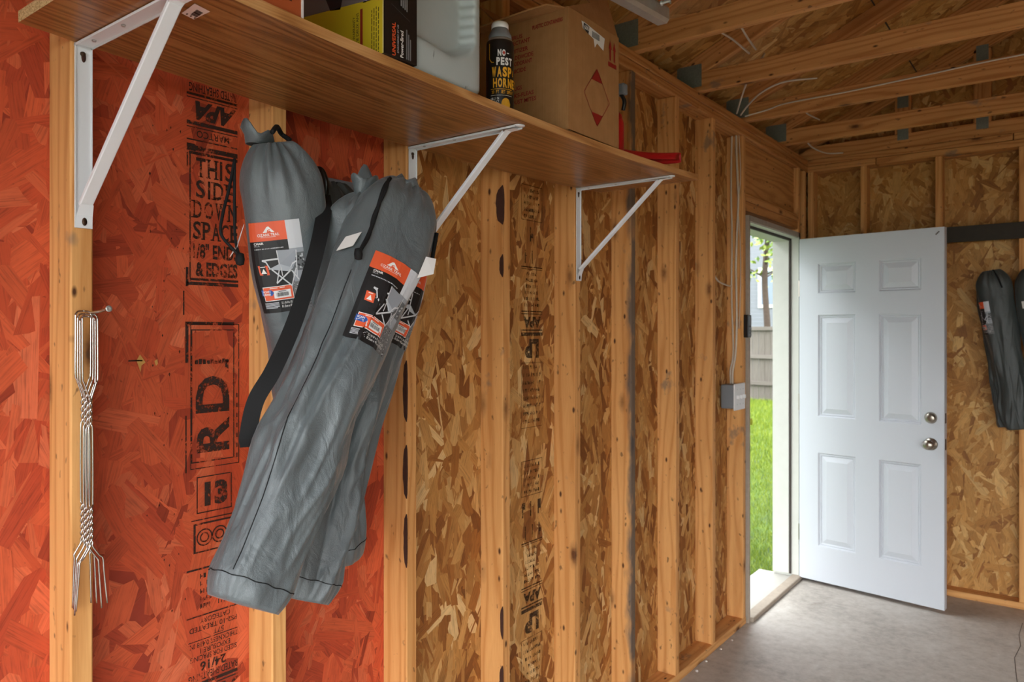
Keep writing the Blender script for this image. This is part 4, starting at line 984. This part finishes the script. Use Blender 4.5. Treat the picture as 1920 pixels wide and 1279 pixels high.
strap(bA, [(.10, 1.03, 1.83), (.160, .985, 1.79), (.195, .945, 1.72), (.205, .912, 1.64), (.212, .872, 1.55), (.215, .825, 1.465), (.205, .795, 1.41), (.195, .786, 1.35), (.19, .79, 1.325)], .030)
# ---- rail with hook
hr = block('hook_rail', (0.0005, .98, 1.868), (.012, 1.37, 1.892), M['grey_pvc'], None, .002); tag(hr, 'grey steel hook rail screwed across two studs behind the bags', 'hook rail')
hk = tube('utility_hook', [(.013, 1.055, 1.882), (.045, 1.048, 1.893), (.075, 1.045, 1.888), (.088, 1.047, 1.862), (.082, 1.05, 1.835), (.068, 1.052, 1.822)], .0062, M['black_gloss'], None, 12, 8); tag(hk, 'black vinyl coated hook carrying the bag straps', 'hook')
lathe('hook_flange', [(.001, 0), (.014, 0), (.014, .004), (.008, .006), (.001, .006)], M['black_gloss'], hk, 18, (.0125, 1.0555, 1.8815), axis='X')

# ---- dark bags on the far wall
hr2 = block('wall_rail', (.36, YF - .020, 2.048), (2.4, YF - .0005, 2.138), M['dark_board'], None, .002); tag(hr2, 'black stained board fixed across the far wall studs', 'board')
FB = 'dark chair bags on the far wall'
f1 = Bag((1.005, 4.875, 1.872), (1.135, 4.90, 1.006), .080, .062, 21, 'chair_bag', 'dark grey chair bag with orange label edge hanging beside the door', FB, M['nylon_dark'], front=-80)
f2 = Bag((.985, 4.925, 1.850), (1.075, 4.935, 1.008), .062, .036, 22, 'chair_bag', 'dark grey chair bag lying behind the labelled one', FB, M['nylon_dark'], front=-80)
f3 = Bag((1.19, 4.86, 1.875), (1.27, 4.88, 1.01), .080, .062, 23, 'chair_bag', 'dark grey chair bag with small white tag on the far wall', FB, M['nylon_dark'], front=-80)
f1.label(-1.15, .19, .085, .18, 4)
cloth_tag(f3, [on(f3, -.95, .20, .004), on(f3, -.55, .20, .004), on(f3, -.55, .245, .004), on(f3, -.95, .245, .004)])
for b in (f1, f3):
    b.cord([on(b, .2, .0, .003), on(b, .3, .06, .004), on(b, .35, .12, .006)], .004)

# ================================================================== ON THE SHELF
TOP = lambda y: SHZ(y) + .0195
# cardboard carton with open flaps
bx0, bx1, by0, by1 = .085, .374, 1.573, 1.832; bz0 = TOP(1.70) + .001; bz1 = 2.353
cb = empty('cardboard_box', ((bx0 + bx1) / 2, (by0 + by1) / 2, bz0)); tag(cb, 'open brown cardboard carton printed in red beside the spray can', 'box'); o = wpos(cb)
t_ = .005
for nm, lo, hi in (('side_panel', (bx1 - t_, by0, bz0), (bx1, by1, bz1)), ('side_panel', (bx0, by0, bz0), (bx0 + t_, by1, bz1)), ('side_panel', (bx0 + t_, by0, bz0), (bx1 - t_, by0 + t_, bz1)), ('side_panel', (bx0 + t_, by1 - t_, bz0), (bx1 - t_, by1, bz1)), ('bottom_panel', (bx0, by0, bz0), (bx1, by1, bz0 + t_))):
    block(nm, lo, hi, M['card'], cb, .0015)
def flap(p, name='flap'):
    V = [Vector(q) - o for q in p]; m = mesh(name, V, [tuple(range(len(V)))] if len(V) == 4 else [(i, i + 1, i + 3, i + 2) for i in range(0, len(V) - 2, 2)], M['card'], cb); m.modifiers.new('Solidify', 'SOLIDIFY').thickness = .004
flap([(bx1 - .002, by0 + .003, bz1), (bx1 - .002, by1 - .003, bz1), (bx1 - .030, by0 + .015, bz1 + .115), (bx1 - .026, by1 - .02, bz1 + .105)])
flap([(bx1 - .01, by0 + .002, bz1), (bx0 + .01, by0 + .002, bz1), (bx1 - .035, by0 - .045, bz1 - .002), (bx0 + .03, by0 - .055, bz1 - .012), (bx1 - .06, by0 - .085, bz1 - .022), (bx0 + .05, by0 - .10, bz1 - .034)])
flap([(bx1 - .01, by1 - .002, bz1), (bx0 + .01, by1 - .002, bz1), (bx1 - .04, by1 + .02, bz1 + .08), (bx0 + .03, by1 + .03, bz1 + .085)])
flap([(bx0 + .002, by0 + .01, bz1), (bx0 + .002, by1 - .01, bz1), (bx0 - .02, by0 + .02, bz1 + .09), (bx0 - .02, by1 - .02, bz1 + .09)])
RD = lin((148, 32, 26)); pf = Print(); W = by1 - by0; H = bz1 - bz0; rel = lambda y: y - by0; vv = lambda z: bz1 - z
ym = 1.712; a, b, c = .068, .0, 0
pf.line([(rel(ym), vv(2.232)), (rel(ym + .066), vv(2.156)), (rel(ym), vv(2.080)), (rel(ym - .066), vv(2.156)), (rel(ym), vv(2.232))], .0018, RD, 1)
pf.poly([(rel(ym), vv(2.232)), (rel(ym - .029), vv(2.199)), (rel(ym + .029), vv(2.199))], RD, 1); pf.poly([(rel(ym), vv(2.080)), (rel(ym + .029), vv(2.113)), (rel(ym - .029), vv(2.113))], RD, 1)
for yy in (1.782, 1.804):
    pf.poly([(rel(yy), vv(2.330)), (rel(yy - .009), vv(2.306)), (rel(yy + .009), vv(2.306))], RD, 1); pf.rect(rel(yy - .004), vv(2.306), rel(yy + .004), vv(2.275), RD, 1)
pf.rect(rel(1.770), vv(2.270), rel(1.816), vv(2.258), RD, 1)
pf.poly([(rel(1.634), vv(2.335)), (rel(1.648), vv(2.336)), (rel(1.752), vv(2.325)), (rel(1.745), vv(2.290)), (rel(1.712), vv(2.300)), (rel(1.700), vv(2.285)), (rel(1.694), vv(2.306)), (rel(1.640), vv(2.318))], WH, 1)
pf.poly([(rel(1.645), vv(2.334)), (rel(1.672), vv(2.331)), (rel(1.668), vv(2.310)), (rel(1.643), vv(2.318))], lin((30, 30, 34)), 2); pf.text('600', rel(1.647), vv(2.330), rel(1.668), vv(2.318), WH, 3, bold=.02)
for k in range(13): pf.rect(rel(1.686 + k * .003), vv(2.325), rel(1.6875 + k * .003), vv(2.309), lin((40, 40, 44)), 2)
pf.build('red_print', lambda u, v, z: Vector((bx1 + .0006 + z, by0 + u, bz1 - v)) - o, M['print'], cb)
pf = Print()
rows = [('PLASTIC CONTAINERS', .358, 2.323, .0052), ('VIRUS', .232, 2.311, .009), ('DISINFECTANT', .256, 2.296, .008), ('SANITIZER', .250, 2.275, .008), ('MILDEWCIDE', .267, 2.257, .008), ('DEODORANT', .263, 2.241, .008), ('FUNGICIDE', .243, 2.222, .008), ('DUST', .205, 2.204, .008), ('BUGS', .230, 2.176, .008), ('TICKS-FLEAS', .268, 2.157, .008), ('DUST MITES', .276, 2.140, .008)]
for s_, xe_, z, cw in rows: pf.text(s_, xe_ - bx0 - cw * len(s_), bz1 - z - .0055, xe_ - bx0, bz1 - z + .0055, RD, 1, bold=.02)
pf.build('red_print', lambda u, v, z: Vector((bx0 + u, by0 - .0006 - z, bz1 - v)) - o, M['print'], cb)

# spray can
cx, cy_ = .302, 1.388; cz = TOP(cy_) + .0008
can = empty('spray_can', (cx, cy_, cz)); can.scale = (1, 1, .88); tag(can, 'black wasp spray can with yellow lettering between jug and carton', 'spray can')
cr_ = .033
lathe('can_body', [(.030, 0), (.0325, .002), (cr_, .006), (cr_, .195), (.0315, .203), (.027, .212)], None, can, 48, mats=[M['black_gloss'], M['zinc']], mis=[1, 1, 0, 0, 1, 1])
lathe('cap', [(.026, .210), (.0275, .213), (.027, .222), (.021, .236), (.0195, .240), (.0195, .252), (.017, .256), (.001, .256)], M['grey_pvc'], can, 40)
lathe('cap_ring', [(.0190, .240), (.0205, .241), (.0205, .252), (.018, .257), (.001, .258)], M['white_plastic'], can, 40)
pc = Print(); YL = lin((232, 170, 40))
def canmap(u, v, z):   # u = metres around from the side that faces the room, v = metres below the shoulder
    a = math.radians(-52) + u / cr_; r_ = cr_ + .0006 + z; return Vector((r_ * math.cos(a), r_ * math.sin(a), .196 - v))
def ctext(s_, u0, v0, u1, v1, c, bold=.02):   # letters bent around the can one by one
    n_ = len(s_); w_ = (u1 - u0) / n_
    for i, ch in enumerate(s_):
        if ch == '-': pc.rect(u0 + w_ * (i + .2), v0 + (v1 - v0) * .44, u0 + w_ * (i + .8), v0 + (v1 - v0) * .60, c, 2)
        elif ch != ' ': pc.text(ch, u0 + w_ * (i + .08), v0, u0 + w_ * (i + .92), v1, c, 2, bold=bold)
ctext('NO-', -.006, .022, .024, .040, WH, .05); pc.poly([(.0055, .031), (.009, .025), (.0125, .031), (.009, .037)], lin((200, 70, 50)), 3)
ctext('PEST', -.009, .043, .031, .064, WH, .05)
ctext('WASP', -.020, .068, .030, .095, YL, .05); ctext('& ', .032, .074, .04, .09, YL); ctext('HORNET', -.017, .098, .052, .123, YL, .05)
pc.rect(-.022, .126, .030, .1275, YL, 2, 8, 1); ctext('20 FT JET SPRAY', -.020, .130, .034, .139, YL, .02); pc.rect(-.022, .143, .030, .144, WH, 2, 8, 1)
for i, s_ in enumerate(('KILLS ON', 'CONTACT')): ctext(s_, -.022, .149 + i * .008, -.002, .155 + i * .008, WH, .01)
pc.poly([(.014 + .011 * math.cos(a), .166 + .016 * math.sin(a)) for a in [i * .4 for i in range(15)]], YL, 2); pc.poly([(.014 + .005 * math.cos(a), .180 + .005 * math.sin(a)) for a in [i * .5 for i in range(12)]], lin((30, 26, 20)), 3)
pc.line([(-.026, .004), (-.026, .045), (-.020, .055), (-.014, .056)], .0016, YL, 2)
pc.build('can_print', canmap, M['print'], can)

# grey jug with side handle
jy0, jy1 = 1.042, 1.256; jc = (jy0 + jy1) / 2; jz = TOP(jc) + .001
jug = empty('plastic_jug', (.25, jc, jz)); tag(jug, 'scuffed pale grey plastic jug with moulded handle beside the yellow box', 'jug')
def jug_mesh():
    V = []; F = []; nz, nh = 120, 480; Hj = .30; hw, hd = (jy1 - jy0) / 2, .118
    for i in range(nz + 1):
        z = Hj * i / nz; zs = 1.0 if z > .02 else (1 - .10 * (1 - z / .02) ** 2)
        if z > .24: zs *= 1 - .55 * ((z - .24) / .06) ** 2
        for k in range(nh):
            a = 2 * math.pi * k / nh; c, s_ = math.cos(a), math.sin(a); q = 7.0; r_ = (abs(c) ** q + abs(s_) ** q) ** (-1 / q)
            x = hd * r_ * c * zs; y = hw * r_ * s_ * zs
            # recess on the room side: everything but the handle column and the foot
            if x > 0:
                edge = .064 + .0016 * math.sin(z * 300) * (1 if z > .10 else 0)
                my = 1 / (1 + math.exp((y - edge) / .0030)); zf = .070 + .030 * max(0, (y + .01) / .07) ** 2 if y > -.01 else .070 + .012 * ((y + .01) / -.08)
                mz = 1 / (1 + math.exp(-(z - zf) / .0045)); top = 1 / (1 + math.exp((z - .25) / .005))
                x -= .036 * my * mz * top * min(1, x / .05)
            V.append((x, y, z))
    for i in range(nz):
        for k in range(nh): F.append((i * nh + k, i * nh + (k + 1) % nh, (i + 1) * nh + (k + 1) % nh, (i + 1) * nh + k))
    F.append(tuple(range(nh - 1, -1, -1))); F.append(tuple(nz * nh + k for k in range(nh)))
    return V, F
g = jug_mesh(); mesh('jug_body', g[0], g[1], M['jug'], jug, True)
lathe('screw_cap', [(.024, .300), (.026, .301), (.026, .325), (.022, .328), (.001, .328)], M['black_gloss'], jug, 32, (.0, .0, 0))

# yellow and black product box
qy0, qy1, qx0, qx1 = .942, 1.028, .10, .383; qz = TOP(.98) + .001; qh = .30
yb = empty('product_box', ((qx0 + qx1) / 2, (qy0 + qy1) / 2, qz)); tag(yb, 'tall yellow and black product box with printed sides on the shelf', 'box'); o = wpos(yb)
block('carton', (qx0, qy0, qz), (qx1, qy1, qz + qh), M['black_gloss'], yb, .001)
pb = Print(); YE = lin((206, 180, 36)); W = qx1 - qx0
pb.rect(0, 0, W, qh, lin((120, 112, 110)), 0); pb.poly([(0, qh - .128), (W, qh - .103), (W, qh), (0, qh)], YE, 1)
pb.poly([(W - .17, .06), (W - .09, .10), (W - .12, .19), (W - .15, .185), (W - .19, .11)], lin((34, 34, 38)), 1); pb.rect(W - .055, .05, W - .02, .195, lin((130, 120, 150)), 1)
pb.rect(W - .002, 0, W, qh, lin((226, 214, 150)), 2)
pb.text('TWO YEAR WARRANTY', W - .084, qh - .085, W - .077, qh - .0, lin((50, 44, 20)), 2, rot=90, bold=.01); pb.text('GARANTIE DEUX ANS', W - .074, qh - .090, W - .067, qh - .0, lin((50, 44, 20)), 2, rot=90, bold=.01)
pb.rect(W - .063, qh - .095, W - .056, qh, lin((140, 40, 22)), 2)
for k in range(4):
    q_ = 0.0
    while q_ < .085: l_ = R.uniform(.004, .012); pb.rect(W - .032 + k * .006, qh - q_ - l_, W - .0298 + k * .006, qh - q_, lin((90, 80, 26)), 2); q_ += l_ + .002
pb.build('printed_side', lambda u, v, z: Vector((qx0 + u, qy0 - .0004 - z, qz + qh - v)) - o, M['print'], yb)
pb = Print(); W2 = qy1 - qy0
pb.text('UNIVERSAL', .020, qh - .064, .029, qh - .002, lin((214, 84, 40)), 1, rot=90, bold=.03)
pb.text('ENGINEERED BY US', .033, qh - .062, .037, qh - .01, LG, 1, rot=90); pb.text('Power-Bred', .041, qh - .054, .049, qh - .004, WH, 1, rot=90, bold=.02)
for k in range(3): pb.rect(.056 + k * .005, qh - .060 + k * .008, .059 + k * .005, qh - .004, lin((120, 122, 124)), 1)
pb.line([(.018, qh - .096), (.066, qh - .078)], .0012, lin((70, 74, 74)), 1)
for k in range(4): pb.rect(.042 + k * .005, qh - .145, .0445 + k * .005, qh - .100 + k * .002, lin((150, 152, 152)), 1)
pb.poly([(.026, qh - .150), (.038, qh - .150), (.038, qh - .125), (.026, qh - .128)], lin((190, 60, 40)), 1)
pb.build('printed_side', lambda u, v, z: Vector((qx1 + .0004 + z, qy0 + u, qz + qh - v)) - o, M['print'], yb)
# orange box behind it
ob_ = empty('small_box', (.30, .735, TOP(.735) + .001)); tag(ob_, 'orange carton with white edge at the near end of the shelf', 'box'); o = wpos(ob_); zb = TOP(.735) + .001
block('carton', (.22, .690, zb), (.372, .772, zb + .22), plain('orange_board', (176, 84, 40), .6), ob_, .001); block('white_edge', (.3715, .7685, zb), (.3735, .7725, zb + .22), M['label_white'], ob_)
pb = Print(); pb.text('AV', 0.0, .17, .05, .20, lin((60, 26, 14)), 1, rot=90, bold=.02); pb.build('lettering', lambda u, v, z: Vector((.3725 + z, .700 + u, zb + .22 - v)) - o, M['print'], ob_)

# spray bottle behind the carton and the red scoop at the shelf end
sbx, sby = .300, 1.925; sb = empty('spray_bottle', (sbx, sby, TOP(sby) + .001)); tag(sb, 'red bottle with white and black top behind the carton', 'bottle')
lathe('bottle_body', [(.030, 0), (.034, .004), (.034, .10), (.028, .125), (.014, .140), (.013, .150)], M['red_plastic'], sb, 32)
lathe('bottle_neck', [(.014, .148), (.016, .150), (.016, .172), (.012, .175), (.010, .185)], M['white_plastic'], sb, 28)
block('trigger_head', (-.016, -.014, .18), (.045, .014, .212), M['grey_pvc'], sb, .005, world=False); tube('trigger', [(.030, 0, .182), (.040, 0, .160), (.036, 0, .135)], .006, M['black_gloss'], sb, 8, 6, local=True)
def scoop():
    zz_ = TOP(2.1) + .001; r = empty('red_scoop', (.28, 2.10, zz_)); tag(r, 'red plastic scoop poking out over the shelf end', 'scoop')
    V = []; F = []; n = 24
    for i in range(n + 1):
        t = i / n; w = .085 * (1 - .15 * t) * (1 if t < .8 else math.sqrt(max(0, 1 - ((t - .8) / .2) ** 2)) * .75 + .25); h = .034 * (1 - .25 * t)
        for k in range(13):
            a = math.pi * k / 12; V.append((.0 + .09 * t, -.10 + .24 * t + w * math.cos(a) * .5, .008 + h * math.sin(a) + .028 * t * t)); 
    for i in range(n):
        for k in range(12): F.append((13 * i + k, 13 * i + k + 1, 13 * i + 14 + k, 13 * i + 13 + k))
    m = mesh('blade', V, F, M['red_plastic'], r, True); m.modifiers.new('Solidify', 'SOLIDIFY').thickness = .003
    tube('handle', [(-.015, -.055, .016), (-.06, -.09, .014), (-.12, -.13, .012)], .012, M['red_plastic'], r, 12, 6, local=True)
scoop()

# ================================================================== FIXTURES
# galvanised door track under the trusses
tk = empty('door_track', (.5, .6, 2.28)); tag(tk, 'galvanised steel garage door track ending beside the roof trusses', 'track'); o = wpos(tk)
def track(nm, a, b, prof):
    a, b = Vector(a), Vector(b); V = [a + Vector((x, 0, z)) - o for x, z in prof] + [b + Vector((x, 0, z)) - o for x, z in prof]; n = len(prof)
    m = mesh(nm, V, [(i, i + 1, n + i + 1, n + i) for i in range(n - 1)], M['zinc'], tk); m.modifiers.new('Solidify', 'SOLIDIFY').thickness = .002
a, b = (.50, -.9, 2.13), (.50, 1.84, 2.362)
track('rail', a, b, [(-.008, .008), (-.010, 0), (.014, 0), (.02, .008), (.02, .035), (.014, .044), (.0, .046)])
track('angle_iron', (.535, 1.2, 2.345), (.535, 1.82, 2.40), [(0, 0), (0, .035), (.035, .035)])
lathe('bolt', [(.001, 0), (.007, 0), (.007, .005), (.0035, .006), (.0035, .028), (.001, .028)], M['zinc'], tk, 12, Vector((.531, 1.77, 2.385)) - o, axis='X')
tube('hanger', [(.54, 1.78, 2.39), (.56, 1.79, 2.50), (.60, 2.025, 2.66)], .006, M['zinc'], tk, 6, 0)
# white cables
CB = 'white cables on the studs and trusses'
def cable(lab, pts, r=.0042): o_ = tube('electric_cable', pts, r, M['cable'], None, 8, 8); tag(o_, lab, 'cable', CB); return o_
cable('white cable running down the stud beside the doorway into the switch box', [(-.055, 3.808, 2.60), (-.058, 3.806, 2.45), (-.060, 3.807, 2.25), (-.056, 3.808, 2.05), (-.058, 3.808, 1.75), (-.050, 3.808, 1.50), (-.050, 3.806, 1.40), (-.058, 3.79, 1.33), (-.05, 3.775, 1.262)])
cable('doubled white cable stapled along the stud beside the doorway', [(-.034, 3.808, 2.60), (-.030, 3.806, 2.45), (-.024, 3.807, 2.30), (-.022, 3.808, 2.20), (-.034, 3.808, 1.90), (-.030, 3.808, 1.60), (-.036, 3.806, 1.42), (-.045, 3.79, 1.33), (-.04, 3.775, 1.262)], .0055)
cable('thin white wire hanging slack beside the doorway stud', [(-.020, 3.809, 2.58), (-.010, 3.808, 2.35), (-.022, 3.809, 2.20), (-.012, 3.808, 2.0), (-.010, 3.809, 1.8), (-.018, 3.808, 1.55)], .002)
cable('short white cable crossing between two studs near the switch', [(-.03, 3.465, 1.88), (-.04, 3.50, 1.84), (-.05, 3.60, 1.79), (-.055, 3.72, 1.775), (-.056, 3.80, 1.77)])
cable('white cable stapled along the third truss chord', [(.02, 3.79, 2.645), (.12, 3.838, 2.672), (.22, 3.838, 2.688), (.50, 3.838, 2.690), (.80, 3.838, 2.700), (1.2, 3.838, 2.712), (1.8, 3.838, 2.70), (3.0, 3.838, 2.70)], .0035)
cable('white cable curving up from the plate over a truss', [(.01, 3.70, 2.64), (.07, 3.60, 2.68), (.16, 3.46, 2.73), (.26, 3.36, 2.78), (.28, 3.29, 2.745), (.27, 3.282, 2.70)])
cable('white cable looping over the plate towards the roof', [(.015, 3.74, 2.64), (.08, 3.68, 2.67), (.17, 3.62, 2.70), (.28, 3.60, 2.72), (.40, 3.70, 2.74)])
cable('white cable strung between the first two truss chords', [(.30, 2.67, 2.70), (.28, 2.80, 2.705), (.26, 3.0, 2.735), (.245, 3.22, 2.75)])
cable('second white cable strung between the first two truss chords', [(.36, 2.67, 2.72), (.34, 2.85, 2.73), (.30, 3.05, 2.75), (.275, 3.22, 2.76)])
cable('short cable end dangling between the far truss chords', [(.24, 3.90, 2.72), (.235, 4.10, 2.70), (.22, 4.42, 2.735)])
cable('cable end dangling above the top plate of the far wall', [(.10, 4.52, 2.69), (.10, 4.70, 2.655), (.14, 4.88, 2.645), (.22, 4.95, 2.648)])
# switch box
sw = empty('switch_box', (-.02, 3.74, 1.2)); tag(sw, 'grey electrical box with white three switch cover by the doorway', 'switch box'); o = wpos(sw)
block('box_body', (-.075, 3.70, 1.140), (-.004, 3.816, 1.262), M['grey_pvc'], sw, .006)
cv = block('cover_plate', (-.004, 3.690, 1.132), (.004, 3.838, 1.268), M['white_plastic'], sw, .003)
for k in range(3):
    yy = 3.722 + k * .042; tg = block('toggle', (.003, yy - .005, 1.19), (.018, yy + .005, 1.208), M['white_plastic'], cv, .002)
    for zz_ in (1.162, 1.238): lathe('screw', [(.0005, 0), (.003, 0), (.003, .001), (.0005, .0015)], M['zinc'], cv, 10, Vector((.004, yy, zz_)) - wpos(cv), axis='X')
# keypad by the jamb
kp = empty('wall_keypad', (.01, 3.85, 1.5)); tag(kp, 'small black keypad mounted on the stud beside the door jamb', 'keypad'); o = wpos(kp)
kb = block('keypad_body', (.0005, 3.822, 1.503), (.026, 3.868, 1.622), M['black_gloss'], kp, .003)
block('display', (.0255, 3.828, 1.565), (.0275, 3.864, 1.615), M['grey_pvc'], kp)
for r_ in range(3):
    for c_ in range(2): block('button', (.0255, 3.828 + c_ * .019, 1.510 + r_ * .017), (.0285, 3.844 + c_ * .019, 1.523 + r_ * .017), M['grey_pvc'], kp, .001)
# crumbs along the bottom plate
for i, (x, y) in enumerate(((.018, 2.92), (.02, 3.18), (.016, 3.30), (.02, 3.47), (.022, 3.60))):
    bm = bmesh.new(); bmesh.ops.create_icosphere(bm, subdivisions=1, radius=.007)
    for v in bm.verts: v.co *= R.uniform(.7, 1.3); v.co.z = max(-.004, v.co.z * .6)
    c_ = bm_obj('paint_chip', bm, M['label_white'], None, False, (x, y, .0042)); tag(c_, 'white crumb of plaster on the floor along the bottom plate', 'crumb', 'crumbs along the bottom plate')
